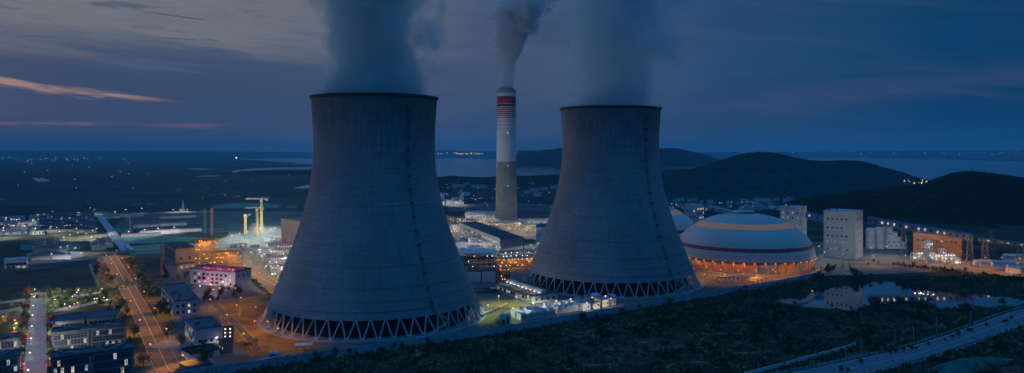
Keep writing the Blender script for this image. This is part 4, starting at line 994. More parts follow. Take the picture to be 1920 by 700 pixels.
for k in range(5):
    for r_ in range(2):
        a = Vector(path[0]).lerp(Vector(path[1]), k / 5.); t = thing('cooling_unit', 'white fan cooling unit in the block nearest the small gatehouse, %s row' % ('front', 'back')[r_], 'cooling unit', (a.x - r_ * 4.3, a.y + r_ * 8.2 + .8, .03), R(27), 'fan cooling units, ' + ('front', 'back')[r_] + ' row')
        inst('housing', umesh, t); inst('fan_stack', fanm, t, (2.8, 2.2, 4.5)); inst('fan_stack', fanm, t, (2.8, 5.6, 4.5)); inst('louvre', loum, t)
for k in range(4):
    for r_ in range(2):
        a = Vector(path[2]).lerp(Vector(path[3]), k / 4.); t = thing('cooling_unit', 'white fan cooling unit in the block by the white filter rooms, %s row' % ('front', 'back')[r_], 'cooling unit', (a.x - r_ * 4.5, a.y + r_ * 8.2 + .8, .03), R(31), 'fan cooling units by the filter rooms, ' + ('front', 'back')[r_] + ' row')
        inst('housing', umesh, t); inst('fan_stack', fanm, t, (2.8, 2.2, 4.5)); inst('fan_stack', fanm, t, (2.8, 5.6, 4.5)); inst('louvre', loum, t)
for k, (f, w_, h, lb) in enumerate([(.0, 8, 8, 'tall square white filter room beside the cooling units'), (.3, 7, 5, 'low white filter room in the middle of the row'), (.55, 8, 6.5, 'white filter room with lit window in the row by the wall'), (.82, 5, 5, 'last small white filter room before the blue carport')]):
    a = Vector(G(1093, 584)).lerp(Vector(G(1158, 571)), f); building('filter_room', lb, 'filter room', a, a + Vector((w_ * .77, w_ * .64)), 8, h, white, pale, units=1, parapet=.4, wins=[dict(f='f', rows=[1.8], n=2, w=1.3, h=1.5, lit=.5)])
tank('small white water tank behind the filter rooms', (66, 592), 4, 6.5, white, .3); tank('small squat white tank beside the farther tower basin', (80, 600), 3.4, 4.5, white, .3)
def canopy(label, p, w_, d_, h, mat, rz):
    t = thing('canopy_shelter', label, 'shelter', (p[0], p[1], .03), rz)
    MB().box(0, w_, 0, d_, h, h + .35).build('roof', mat, t)
    pmh = MB().bar((0, 0, 0), (0, 0, h), .15, n=6).mesh('post', steel)
    for xx in (.5, w_ / 2, w_ - .5):
        for yy in (.5, d_ - .5): inst('post', pmh, t, (xx, yy, 0))
    return t
canopy('blue roofed open carport between the filter rooms and the farther tower', G(1152, 570), 12, 6, 3.4, pm('carport_roof', (.18, .32, .48), .6, .1, .1), R(35))
canopy('white roofed open shelter in front of the nearer cooling tower', G(551, 661), 10.5, 6.5, 3.6, white, R(10))
canopy('small white roofed shelter beside the long workshop', G(921, 549), 9, 6, 3.2, white, R(10))
x0, y0 = G(939, 607); kb = building('gatehouse', 'small white gatehouse with dark door openings on the lit lawn', 'gatehouse', (x0, y0), (x0 + 6.8, y0 + 1), 5, 5.4, white, pale, parapet=.2, door=.25)
MB().box(-1., 1., -.12, .02, 0, 4.).build('door', dark, kb, loc=(5, -.02, .2))
for k, (px, py, c_, e) in enumerate([(962, 596, GREENW, 9000), (935, 572, GREENW, 9000), (985, 598, WHITE, 9000), (1000, 586, WHITE, 9000), (1020, 588, WHITE, 8000), (1043, 582, WHITE, 8000), (1070, 578, WHITE, 8000), (1110, 575, WARM, 8000), (1135, 572, WHITE, 7000), (968, 574, WARM, 9000), (915, 590, GREENW, 7000), (990, 572, GREENW, 8000), (1100, 586, WHITE, 5000), (1145, 577, WARM, 5000)]):
    q = G(px, py); lamp('yard lamp lighting the cooling units and lawn between the towers', q, c_, e * 3.4, 7., 'yard lamps between the two towers', 1.1, R(-90))
for a, b_ in (((905, 596), (952, 575)), ((936, 606), (960, 585))):
    rack('low pipe run crossing the lit lawn ' + ('near the nearer tower' if a[0] < 920 else 'beside the gatehouse'), G(*a), G(*b_), 2.2, 2.2, steel, 1, 6, None, None, 2)

# ------------------------------------------------------------------ left district: offices, dormitories, works
def off_lit(seed, p):
    rg = random.Random(seed); return lambda r_, c_: ('c' if rg.random() < .5 else 'w') if rg.random() < p else 'd'
offw = pm('office_blue_render', (.20, .22, .25), .7, .12, .1); offr = pm('office_roof', (.12, .13, .145), .8, .2, .1)
sl_ = R(31)
def office(label, px, py, ln, h, rows, n, seed, p, dep=14, w_=None):
    n *= 2; p *= .55; ln *= .8
    x0, y0 = G(px, py); d_ = Vector((math.cos(sl_), math.sin(sl_))); w_ = w_ or (ln / n * .72)
    t = building('office_block', label, 'office block', (x0, y0), (x0 + d_.x * ln, y0 + d_.y * ln), dep, h, offw, offr, units=9, parapet=1., seed=seed,
             wins=[dict(f='f', rows=[.9 + k * (h - .8) / rows for k in range(rows)], n=n, w=w_, h=(h - .8) / rows - 1.0, lit=off_lit(seed, p), mull=1), dict(f='r', rows=[.9 + k * (h - .8) / rows for k in range(rows)], n=3, w=2.4, h=1.8, lit=off_lit(seed + 1, .15))])
    return t
office('office block with lit panes behind the front row, left half', 97, 664, 24, 11.5, 3, 5, 3, .3)
office('office block behind the front row, right half beside the orange road', 170, 655, 24, 11.5, 3, 5, 9, .2)
office('front office block with glazed bays, left half', 96, 722, 22, 13, 3, 5, 21, .22)
office('front office block with glazed bays, right half', 172, 711, 25, 13, 3, 5, 33, .35)
office('office block at the left edge behind the front one', -45, 676, 26, 9.5, 2, 6, 41, .35)
office('front office block cut by the left edge', -40, 722, 22, 12, 3, 5, 47, .2)
for k, (f, lb) in enumerate([((104, 590.5, 160, 585), 'left'), ((167, 584.5, 226, 578.5), 'right')]):
    xa, ya = G(92 + k * 71, 620.5 - k * 7.5); d_ = Vector((math.cos(sl_), math.sin(sl_)))
    building('games_hall', 'low hall with flat roof of blue and grey panels beside the gardens, %s half' % lb, 'hall', (xa, ya), (xa + d_.x * 20.5, ya + d_.y * 20.5), 24, 5, offw, courtm, parapet=.4, seed=k, wins=[dict(f='f', rows=[1.2], n=7, w=2.6, h=2, lit=.1)])

whm = pm('villa_white', (.50, .50, .56), .75, .08, .1)
building('admin_building', 'long white two storey building with dark flat roof beside the orange road', 'building', G(325, 595), G(373, 590), 78, 11, whm, pm('roof_grey', (.13, .14, .155), .8, .2, .1), units=7, parapet=.6,
         wins=[dict(f='l', rows=[2, 6.5], n=16, w=3., h=2.2, lit=.25), dict(f='f', rows=[2, 6.5], n=4, w=1.6, h=2, lit=lambda r_, c_: 'w' if c_ == 2 else 'd')])
building('control_building', 'small white building with blue roof and a lamp by its door', 'building', G(366, 648), G(417, 641), 32, 9.5, whm, pm('roof_teal', (.05, .10, .15), .7, .2, .1), units=4, parapet=.5, door=.3,
         wins=[dict(f='l', rows=[1.5, 5.5], n=5, w=2.6, h=2.2, lit=.4), dict(f='f', rows=[1.2], n=4, w=1.6, h=1.8, lit=0)])
lamp('lamp glowing at the corner of the small white building', (G(406, 644)[0], G(406, 644)[1] - .5), WHITE, 900, 3.5, None, .4, 0, .8)
t = thing('lamp_rack', 'dark rack with six bulbs beside the small white building', 'lamp rack', G3(418, 637), R(8))
MB().box(0, 6, 0, 2.2, 0, 8.5).build('frame', dark, t)
for i in range(2):
    for j in range(3): MB().lathe([(0, -.45), (.45, 0), (0, .45)], 10).build('bulb', bulb_w, t, loc=(1.5 + i * 3, -.4, 2. + j * 2.4))
building('substation_building', 'little dark blue hut beside the orange yard', 'hut', G(421, 664), G(437, 661), 9, 6.5, pm('hut_blue', (.10, .14, .20), .7, .1, .2), slate, parapet=.3, wins=[dict(f='l', rows=[2], n=2, w=1.4, h=1.6, lit=1.)])
building('walled_plot', 'low walled plot with whitish front wall and dark top', 'walled plot', G(357, 677), G(412, 667), 15, 3.6, whm, soil, parapet=.5)
building('gate_lodge', 'flat dark roofed lodge against the perimeter wall at the road end', 'lodge', G(352, 703), G(398, 694), 13, 3.4, grey, pm('lodge_roof', (.06, .08, .10), .8, .2, .1), parapet=.3)
pk = building('club_building', 'pink lit white building with red glowing roof edge', 'building', G(441, 540), G(471, 533), 52, 13.5, pm('club_white', (.52, .48, .54), .75, .08, .1), pm('club_roof', (.16, .14, .20), .8, .2, .1), units=5, parapet=1.2,
              wins=[dict(f='l', rows=[2, 5.5, 9], n=9, w=2.6, h=1.8, lit=.4), dict(f='f', rows=[9], n=3, w=1.5, h=1.6, lit=0)])
for k in range(6): MB().lathe([(0, -.4), (.5, 0), (0, .4)], 8).build('roof_lamp', bulb_r if k % 2 else bulb_p, pk, loc=(1.2 + (k % 2) * 3, 4 + k * 7, 15.2)); light(RED, 2600, pk, (2.5 + (k % 2) * 3, 4 + k * 7, 17.))
for k, (px, py, c_) in enumerate([(418, 540, WHITE), (430, 543, PINK), (404, 530, WHITE), (395, 545, WHITE), (385, 538, PINK), (412, 552, PINK), (375, 548, WHITE), (400, 555, PINK)]):
    globe('court lamp outside the pink lit white building', G(px, py), c_, 3800, 'court lamps outside the pink lit building', 5, .7, 'court_lamp')
building('warehouse_building', 'boxy warehouse with peach front wall and dark sloping roof', 'warehouse', G(329, 497), G(366, 494), 62, 17, peach, slate, units=2, parapet=.5, wins=[dict(f='f', rows=[5], n=2, w=1.5, h=3, lit=0), dict(f='l', rows=[4, 11], n=12, w=2.4, h=2, lit=0)])
building('warehouse_canopy', 'low lean-to with lit front below the peach warehouse', 'canopy', G(333, 506), G(368, 502), 8, 5, peach, slate, parapet=.2, wins=[dict(f='f', rows=[1], n=3, w=2.6, h=2.4, lit=1.)])
mast('signal_mast', 'thin reddish lattice mast standing beside the peach warehouse', 'mast', G(303, 512), 28, 2.2, 1.2, pm('mast_red', (.35, .18, .16), .7, .1, .3), 10)
orf = pm('frame_ochre', (.50, .36, .16), .8, .2, .2)
x0, y0 = G(366, 508); rack('tall scaffolded steel frame glowing orange beside the warehouse', (x0, y0), (x0 + 17, y0 + 1), 16, 31, orf, 7, 4, None, ORANGE, 3, 'steel_frame', 'steel frame', None, 16, 13000, orf)
x0, y0 = G(392, 507); rack('lower wide scaffolded frame glowing orange', (x0, y0), (x0 + 28, y0 + 3), 20, 18, orf, 4, 6, None, ORANGE, 4, 'steel_frame', 'steel frame', None, 14, 13000, orf)
# roadside orange lamps
for pts, n, lb, gp, e in ((RD1, 15, 'orange street lamp along the tree lined main road', 'orange lamps along the main road', 140000), (RD2, 11, 'orange street lamp along the wide plant road behind the pink building', 'orange lamps along the plant road', 110000), (RD3, 5, 'orange lamp along the narrow yard road by the nearer tower', 'orange lamps in the earth yard', 20000)):
    pp = dens(pts, 2.); 
    for k in range(n):
        i = int((k + .5) / n * len(pp)); p = pp[min(i, len(pp) - 1)]; q = pp[min(i + 1, len(pp) - 1)]; q0 = pp[max(i - 1, 0)]
        tt = Vector((q[0] - q0[0], q[1] - q0[1])).normalized(); s_ = 1 if k % 2 else -1; nr = Vector((-tt.y, tt.x)) * s_ * 8.2
        lamp(lb, (p[0] + nr.x, p[1] + nr.y), ORANGE, e * random.uniform(.4, 1.4), 7.5, gp, 2., math.atan2(-nr.y, -nr.x))
for k, (px, py) in enumerate([(450, 590), (478, 610), (500, 640), (440, 570), (520, 655)]): lamp('tall orange floodlight in the bare earth yard', G(px, py), ORANGE, 9000, 12, 'floodlights in the earth yard', 1.5, R(90))
for k in range(72):
    pp = dens(RD1, 2.); p = pp[int(random.uniform(.02, .85) * len(pp))]; s_ = random.choice((-1, 1)); o_ = s_ * random.uniform(12, 24)
    tree('orange lit tree beside the main road, %s side, %s' % ('office' if s_ > 0 else 'yard', 'near end' if p[1] < 480 else 'middle stretch' if p[1] < 580 else 'far end'), (p[0] - o_, p[1] + random.uniform(-3, 3)), random.choice('ABBCC'), random.uniform(.85, 1.4), 'trees along the main road')
for k in range(16):
    px = 378 + random.uniform(0, 80); py = 556 + random.uniform(-6, 14) - (px - 378) * .1; tree('dark tree in the belt between the white building and the earth yard', G(px, py), 'A', random.uniform(.7, 1.1), 'trees beside the earth yard')
for k in range(12):
    px = 440 + k * 3.6; py = 655 - abs(k - 6) * 1.3; tree('small shrub tree beside the yard road junction', G(px, py), random.choice('BC'), .6, 'shrubs by the yard road')
for k in range(14):
    px = 285 + random.uniform(0, 100); py = 520 + random.uniform(-6, 6); tree('small tree in the lit court near the warehouse', G(px, py), random.choice('ABC'), random.uniform(.6, .9), 'trees in the warehouse court')
for k in range(10):
    px = 490 + k * 6.2; py = 518 + k * 4.7; tree('roadside tree between the plant road and the nearer tower', (G(px, py)[0] - 12, G(px, py)[1] - 9), random.choice('BC'), .7, 'trees along the plant road')

# avenue with lit and red trees, gardens
pa = dens(AVE, 1.)
for s_ in (-1, 1):
    for k in range(15):
        p = pa[int((k + .5) / 15 * len(pa))]
        tree('small %s tree lining the pale avenue beside the offices' % ('red leaved' if k % 3 == 1 else 'green'), (p[0] + s_ * 9, p[1]), 'D' if k % 3 == 1 else 'AB'[k % 2], 1.05, 'red trees along the avenue' if k % 3 == 1 else 'green trees along the avenue')
        q = (p[0] + s_ * 6.6, p[1] + 5)
        if k % 2 == 0: globe('low globe lamp at the kerb of the pale avenue', q, WHITE, 9000, 'globe lamps along the pale avenue', 3.2, .55)
        elif k % 4 == 1: globe('red lantern among the trees of the pale avenue', (p[0] + s_ * 7.4, p[1] + 2.), RED, 1200, 'red lanterns along the avenue', 2.6, .6, 'lantern')
px_ = dens(XAVE, 1.)
for s_ in (-1, 1):
    for k in range(22):
        p = px_[int((k + .5) / 22 * len(px_))]
        if abs(p[0] - AVE[-1][0]) < 14: continue
        if k % 2 == (s_ > 0): globe('bright garden lamp along the cross avenue at the edge of the dark field', (p[0], p[1] + s_ * 6), WHITE if s_ > 0 else WARM, 5500, 'garden lamps along the cross avenue', 3.2, .6)
        tree('leafy tree lining the cross avenue at the edge of the dark field', (p[0] + 3, p[1] + s_ * 9), random.choice('ABB'), .8, 'trees along the cross avenue')
for k in range(38):
    px = random.uniform(88, 228); py = 588 - (px - 88) * .10 - random.uniform(2, 24); q = G(px, py)
    if k % 3 == 0: globe('little lamp in the garden plot behind the office blocks', q, random.choice((WARM, WARM, PINK, GREENW)), 1600, 'garden plot lamps', 2.6, .5)
    else: tree('garden tree between the cross avenue and the low hall', q, random.choice('ABBCD'), random.uniform(.55, .9), 'trees in the garden plot')
for k in range(20):
    px = random.uniform(-15, 52); py = 632 - random.uniform(2, 62); q = G(px, py)
    if k % 3 == 0: globe('little lamp in the garden at the left edge', q, random.choice((WARM, ORANGE, WARM)), 1800, 'lamps in the edge garden', 2.6, .5)
    else: tree('garden tree at the left edge beside the avenue', q, random.choice('ABBC'), random.uniform(.6, .9), 'trees in the edge garden')
sheet('garden_path', [(92, 582), (150, 572), (205, 560), (222, 556), (215, 561), (160, 575), (100, 586)], .12, paleroad)
sheet('garden_path', [(-10, 585), (40, 575), (52, 574), (30, 583), (-10, 592)], .12, paleroad)

# dormitory rows, sheds, lit yard
rowlab = ['farthest', 'second farthest', 'middle', 'second nearest', 'nearest']
for r_ in range(5):
    py = 407 + r_ * 7.2; n = 9
    for c_ in range(n):
        px = 74 + (c_ + .5) * (100 - r_ * 1.2) / n + r_ * 1.5 + random.uniform(-1, 1); q = G(px, py + random.uniform(-1, 1))
        house('dormitory_house', 'small blue roofed dormitory house in the %s row of the settlement' % rowlab[r_], q, 12.5, 9 + r_ % 2, 5.5, R(random.uniform(28, 34)), grey, blueroof, 'dormitory houses, %s row' % rowlab[r_])
for k in range(26):
    px = random.uniform(72, 180); py = random.uniform(404, 440); lamp('small street lamp between the dormitory houses', G(px, py), random.choice((WARM, WHITE, COOL)), 5000 if k % 2 else 0, 8, 'lamps among the dormitory houses', .8, 0, .55)
def bigshed(label, px, py, ln, dep, h, wall, roof, rz=R(4), rise=.12, cat='shed', name='storage_shed'):
    x0, y0 = G(px, py); t = house(name, label, (x0 + .857 * ln / 2 - .515 * dep / 2, y0 + .515 * ln / 2 + .857 * dep / 2), dep, ln, h, R(121), wall, roof, None, rise, cat, .8)
    MB().box(-dep / 2 - .8, dep / 2 + .8, -.5, .5, h + ln * rise + .25, h + ln * rise + .6).build('ridge_cap', pale, t)
    for k in (-.25, .25): MB().box(dep * k - .4, dep * k + .4, -1.2, 1.2, h + ln * rise + .2, h + ln * rise + 1.2).build('roof_vent', steel, t)
    for s_ in (-1, 1): MB().box(-dep / 2 - .8, dep / 2 + .8, s_ * (ln / 2 + .75) - .25, s_ * (ln / 2 + .75) + .25, h - .4, h + .25).build('gutter', pale, t)
    return t
bigshed('large dark blue roofed shed beside the dark field', 62, 476, 22, 92, 6, grey, blueroof, R(4))
bigshed('second large dark blue roofed shed next to the lit yard', 84, 473, 20, 92, 6, grey, blueroof, R(4))
bigshed('dark roofed shed by the long pale gallery', 172, 470, 15, 60, 6, white, blueroof, R(12))
bigshed('second dark roofed shed close to the long pale gallery', 190, 466, 13, 60, 6, white, blueroof, R(12))
bigshed('teal roofed low shed in front of the blue sheds', 58, 489, 32, 22, 6, grey, pm('teal_roof', (.04, .14, .17), .6, .15, .1), R(5))
building('pale_depot', 'pale flat roofed depot beside the lit yard', 'depot', G(132, 487), G(156, 482), 52, 5, white, white, parapet=.3, units=2)
building('yard_building', 'lit white yard hall with greenish roof', 'hall', G(127, 470), G(147, 466), 60, 7, white, pm('greenish_roof', (.2, .24, .2), .8, .2, .1), units=6)
building('yard_building', 'lit yellowish yard hall beside the greenish roofed one', 'hall', G(150, 467), G(169, 463), 58, 6, pm('cream_wall', (.5, .47, .38), .8, .1, .1), pm('cream_roof', (.3, .3, .26), .8, .2, .1), units=8)
building('canteen_building', 'long white building with dark arched openings at the left edge', 'building', G(8, 505), G(52, 502), 14, 9, white, pale, parapet=.5, wins=[dict(f='f', rows=[3.2], n=6, w=2.4, h=2.4, lit=0), dict(f='f', rows=[.3], n=4, w=2.4, h=2., lit=.5)])
building('gallery_shed', 'very long low blue roofed shed along the dark field', 'shed', G(58, 507), G(182, 494), 9, 5, blue, pm('blue_long_roof', (.05, .14, .24), .6, .15, .05), parapet=.2)
for k, (px, py, w_, d_, h, lb) in enumerate([(0, 442, 40, 22, 7, 'flat lit shop hall at the left edge'), (28, 438, 34, 20, 6, 'lit shop hall with pink sign light'), (8, 427, 44, 18, 7, 'long lit market hall behind the shop halls'), (40, 425, 24, 18, 6, 'small market hall near the dormitories'), (55, 415, 30, 16, 8, 'pale lit hall behind the market'), (48, 434, 22, 20, 5, 'low grey hall beside the market'), (0, 415, 36, 16, 6, 'farthest hall at the left edge'), (56, 441, 18, 16, 5, 'small pale hall by the blue sheds')]):
    x0, y0 = G(px, py); building('market_hall', lb, 'hall', (x0, y0), (x0 + w_ * .857, y0 + w_ * .515), d_, h, pale, grey if k % 2 else pale, units=2, wins=[dict(f='f', rows=[1.5], n=8, w=2.2, h=2.2, lit=.7)])
for k, (px, py, c_) in enumerate([(15, 434, PINK), (35, 431, PINK), (5, 441, WARM), (25, 436, WHITE), (45, 437, WARM), (60, 425, WHITE), (70, 414, WARM), (10, 420, WARM), (30, 424, WHITE), (65, 442, WHITE), (5, 446, WHITE), (42, 432, PINK)]):
    lamp('street lamp lighting the market halls at the left edge', G(px, py), c_, 60000, 10, 'lamps around the market halls', 1., 0, .9)
for k, (px, py, c_) in enumerate([(130, 455, GREENW), (145, 450, GREENW), (160, 452, WARM), (170, 460, WARM), (118, 460, WHITE), (110, 448, WHITE), (125, 478, WARM), (150, 492, WHITE), (112, 480, GREENW), (172, 446, WHITE), (105, 440, WARM), (95, 494, WHITE), (180, 442, WHITE), (168, 400, WHITE), (176, 403, WARM), (140, 482, WHITE)]):
    lamp('yard lamp around the lit halls and blue sheds', G(px, py), c_, 65000, 10, 'lamps around the lit yard halls', 1., 0, .65)
# long pale gallery
A_ = Vector(G(178, 406)); B_ = Vector(G(228, 474)); 
building('long_gallery', 'long low pale roofed gallery running away towards the plain', 'gallery', B_, B_ + Vector((8.9, 5.5)), (A_ - B_).length, 1.6, grey, pm('gallery_roof', (.46, .46, .50), .7, .1, .03), parapet=.2)
building('side_gallery', 'short pale gallery beside the end of the long one', 'gallery', G(244, 476), Vector(G(244, 476)) + Vector((3.6, 2.3)), 70, 4, grey, pale, parapet=.1)
# playing-field stand, low buildings on the far side
for k, (px, py, w_, d_, h, lb) in enumerate([(228, 446, 50, 10, 4, 'long low stand beside the playing fields'), (262, 441, 40, 10, 5, 'pale low block behind the playing field'), (290, 439, 34, 12, 5, 'lit low block behind the playing fields'), (318, 437, 44, 10, 4, 'long low block near the warehouse'), (250, 428, 36, 14, 4, 'striped pale shed inside the running track'), (300, 411, 60, 8, 4, 'long pale wall-like shed past the running track'), (190, 411, 30, 10, 4, 'dark shed beyond the long gallery'), (225, 408, 40, 10, 4, 'low shed in the far yards'), (300, 425, 40, 12, 4, 'pale stacked yard shed near the crane masts')]):
    x0, y0 = G(px, py); building('low_block', lb, 'low building', (x0, y0), (x0 + w_ * .857, y0 + w_ * .515), d_, h, pale, grey, units=3, parapet=.3)
for k, (px, py) in enumerate([(295, 440), (325, 438), (270, 443), (240, 447), (215, 407), (265, 400), (235, 402)]): lamp('small lamp along the playing field road', G(px, py), WHITE, 9000 if k < 4 else 15000, 9, 'lamps along the playing fields', 1., 0, .9)
mast('lighting_mast', 'slim lighting mast standing in the running track', 'mast', G(244, 441), 30, 1.6, .8, steel, 10)
x0, y0 = G(308, 437); t = thing('tilted_crane_jib', 'small yellow tilted mobile crane boom by the playing fields', 'crane', (x0, y0, 0), 0)
MB().box(-2, 4, -1.5, 1.5, .4, 3).build('cab', yellow, t); MB().bar((0, 0, 2.8), (-7, 0, 17), .5, .25, 4).build('boom', yellow, t)

# construction ground: cranes, masts, steam, pale spire
def crane(label, px, pyb, pyt, j0, j1, mat=yellow, luff=False, rz=0.):
    x0, y0 = G(px, pyb); h = ZP(pyt, y0); t = mast('tower_crane', label, 'crane', (x0, y0, rz), h, 2.6, 2.4, mat, 12, None, (), .35, .16)
    m = MB(); a = (j0 - px) * y0 / F; b_ = (j1 - px) * y0 / F
    if luff: m.bar((0, 0, h - 4), (b_, 0, h + abs(b_) * .7 - 6), .5, .3, 4); m.bar((0, 0, h), (b_, 0, h + abs(b_) * .7 - 6), .12, n=4); m.bar((0, 0, h), (-4, 0, h - 2), .5, n=4)
    else:
        for yy, zz in ((-.8, 0), (.8, 0), (0, 1.6)): m.bar((a, yy, h + zz + .3), (b_, yy, h + zz + .3), .24, n=4)
        n = int((b_ - a) / 2.2)
        for i in range(n):
            q0 = a + (b_ - a) * i / n; q1 = a + (b_ - a) * (i + 1) / n
            for yy in (-.8, .8): m.bar((q0, yy, h + .3), ((q0 + q1) / 2, 0, h + 1.9), .12, n=4); m.bar(((q0 + q1) / 2, 0, h + 1.9), (q1, yy, h + .3), .12, n=4)
    m.build('jib', mat if luff else pm('jib_pale', (.6, .58, .48), .6, .1, .3), t)
    MB().box(-1.2, 1.2, -2.4, -1., h - 3, h - .6).build('cab', white, t)
    if not luff: MB().box(b_ - 3, b_, -1.2, 1.2, h - 2.2, h + .2).build('counterweight', concrete, t); MB().bar((0, 0, h), (0, 0, h + 5), .5, .2, 4).build('apex', mat, t)
    return t
crane('yellow tower crane with pale jib nearest the steaming construction ground', 482, 444, 391, 459, 495)
crane('taller tower crane with jib behind the nearest yellow one', 490, 441, 374, 461, 502)
crane('small luffing crane left of the two tower cranes', 460, 441, 402, 455, 471, luff=True)
mast('crane_mast', 'green lattice mast in the construction ground', 'mast', G(384, 439), 36, 2.4, 2., pm('mast_green', (.08, .13, .11), .7, .1, .3), 10, None, (), .35, .16)
mast('crane_mast', 'red lattice mast beside the green one', 'mast', G(397, 440), 38, 2.4, 2., pm('mast_red2', (.17, .07, .07), .7, .1, .3), 10, None, (), .35, .16)
def puff(label, px, py, rx, rz_, dn):
    x0, y0 = G(px, py); m = bpy.data.materials.new('low_vapour'); m.use_nodes = True; g = NT(m.node_tree); g.n.remove(g.n['Principled BSDF']); v = g.node('ShaderNodeVolumePrincipled')
    oc = g.node('ShaderNodeTexCoord').outputs['Object']; x, y, z = g.sep(oc); q = g.m('SQRT', g.m('ADD', g.m('MULTIPLY', x, x), g.m('ADD', g.m('MULTIPLY', y, y), g.m('MULTIPLY', z, z))))
    n_ = g.noise(oc, 2.2, 4, .6)
    g.l.new(g.m('MULTIPLY', g.ss(g.m('ADD', g.m('SUBTRACT', 1., q), g.m('MULTIPLY', g.m('SUBTRACT', n_, .5), .8)), .05, .7), dn), v.inputs['Density']); v.inputs['Color'].default_value = (.8, .82, .82, 1)
    g.l.new(v.outputs[0], g.n['Material Output'].inputs['Volume'])
    mb = MB(); mb.lathe([(0, -.02)] + [(1.15 * math.cos(k), 1.15 * math.sin(k)) for k in np.linspace(0, math.pi / 2, 6)], 16); o = mb.build('steam_puff', m, loc=(x0, y0, .4)); o.scale = (rx, rx * .7, rz_); tag(o, label, 'steam'); return o
puff('low bright steam puff left of the cranes', 442, 457, 20, 17, .08); puff('low bright steam puff at the foot of the tower cranes', 484, 441, 22, 19, .08); puff('low bright steam puff beside the big peach boiler house', 514, 442, 20, 17, .08)
for k, (px, py) in enumerate([(436, 460), (450, 455), (478, 444), (490, 444), (508, 446), (516, 444), (465, 452), (530, 432)]):
    lamp('floodlight pole at the steaming construction ground', G(px, py), WHITE, 100000, 12, 'floodlights at the construction ground', 1., R(-90), .8, pt=True)
bh = building('boiler_house', 'big peach boiler house half hidden by the nearer tower', 'boiler house', G(527, 474), G(580, 486), 60, 40, pm('boiler_peach', (.52, .42, .36), .8, .08, .05), peach, parapet=.8, wins=[dict(f='f', rows=[12], n=7, w=1.5, h=2.6, lit=0)])
MB().box(0, 10, -.3, .05, 0, 16).build('red_door', redp, bh, loc=(2, 0, 2))
sx, sy = G(343, 397); t = thing('floodlit_spire', 'pale floodlit spire standing alone on a strip of lit ground', 'monument', (sx, sy, 0))
MB().lathe([(5, 0), (4.5, 4), (2.2, 9), (1.6, 15), (.3, 24)], 10).build('spire', white, t); MB().box(-9, 9, -6, 6, 0, 1.2).build('base', concrete, t)
for k in range(3): lamp('ground lamp at the foot of the floodlit spire', (sx - 14 + k * 14, sy - 12), WARM, 26000, 5, 'lamps around the spire', .6, R(-90), .8)
sheet('lit_ground', [(285, 399), (340, 396), (400, 396), (395, 399), (310, 401)], .05, paleroad)
# steelwork yard beside boiler house
for k, (px, py, ln, h, lb) in enumerate([(497, 505, 26, 12, 'white steelwork frame in the bright yard by the plant road'), (512, 492, 26, 14, 'white steelwork frame below the peach boiler house'), (508, 518, 16, 9, 'small white steelwork frame beside the nearer tower'), (520, 480, 20, 12, 'white steelwork frame at the foot of the peach boiler house'), (470, 480, 34, 8, 'low white steelwork frame behind the plant road')]):
    x0, y0 = G(px, py); rack(lb, (x0, y0), (x0 + ln, y0 + 4), 12, h, white, 3, 6, None, WARM if k % 2 else WHITE, 3, 'steel_frame', 'steel frame', None, 12, 9500 + k, white)
for k, (px, py) in enumerate([(470, 492), (490, 500), (505, 512), (520, 520), (530, 506), (500, 478), (455, 478), (528, 528)]): lamp('bright yellow yard lamp between the plant road and the nearer tower', G(px, py), WARM, 45000, 11, 'lamps in the bright yard', 1.4, R(-60), .8, pt=k % 2 == 0)
for k in range(16):
    px = random.uniform(430, 545); py = random.uniform(448, 470); x0, y0 = G(px, py); s_ = random.uniform(5, 11)
    building('site_cabin', 'small pale site cabin strewn over the construction ground', 'cabin', (x0, y0), (x0 + s_, y0 + random.uniform(-2, 2)), 4.5, random.uniform(3, 5), white if k % 2 else pale, pale if k % 3 else grey, parapet=.1, group='site cabins')

# ------------------------------------------------------------------ perimeter wall: posts and panels
wm = pm('wall_paint', (.34, .40, .47), .8, .12, .2); wcap = pm('wall_coping', (.42, .46, .52), .8, .1, .2)
t = thing('perimeter_wall', 'long pale perimeter wall running past both cooling towers to the dome', 'wall', (0, 0, 0))
WP = dens(WALL, 10.)
for k in range(len(WP) - 1):
    a = Vector(WP[k]); b_ = Vector(WP[k + 1]); ln = (b_ - a).length; an = math.atan2(b_.y - a.y, b_.x - a.x)
    z0 = min(ghs(*a), ghs(*b_)) - .3
    MB().box(.3, ln - .3, -.14, .14, z0, 3.5).box(.3, ln - .3, -.3, .3, 3.5, 3.75).build('panel', wm, t, loc=(a.x, a.y, 0), rz=an)
    MB().box(-.3, .3, -.32, .32, z0, 3.9).box(-.4, .4, -.42, .42, 3.9, 4.1).build('post', wcap, t, loc=(a.x, a.y, 0), rz=an)
strip('wall_path', dens(WALL, 8), 3.0, lambda x_, y_: ghs(x_, y_) + .12, pathm, off=-2.2)
strip('service_path', dens(WALL, 8), 7.0, .1, pm('service_paving', (.22, .24, .27), .85, .15, .2), off=5.)
for k, px in enumerate((509, 517)): tank('small white round tank beside the wall, %s of two' % ('first', 'second')[k], G(px, 667), 1.4, 1.2, white, .9)
pp = dens(WALL, 4)
t = thing('wall_pipe', 'thin white pipe on low stands behind the wall near the two small tanks', 'pipe', (0, 0, 0)); m = MB(); a = Vector(G(478, 680)); b_ = Vector(G(548, 664)); m.bar((a.x, a.y, .8), (b_.x, b_.y, .8), .3, n=8); m.build('pipe', white, t)
for k in range(8): c_ = a.lerp(b_, (k + .5) / 8); MB().box(c_.x - .2, c_.x + .2, c_.y - .2, c_.y + .2, 0, .6).build('stand', concrete, t)

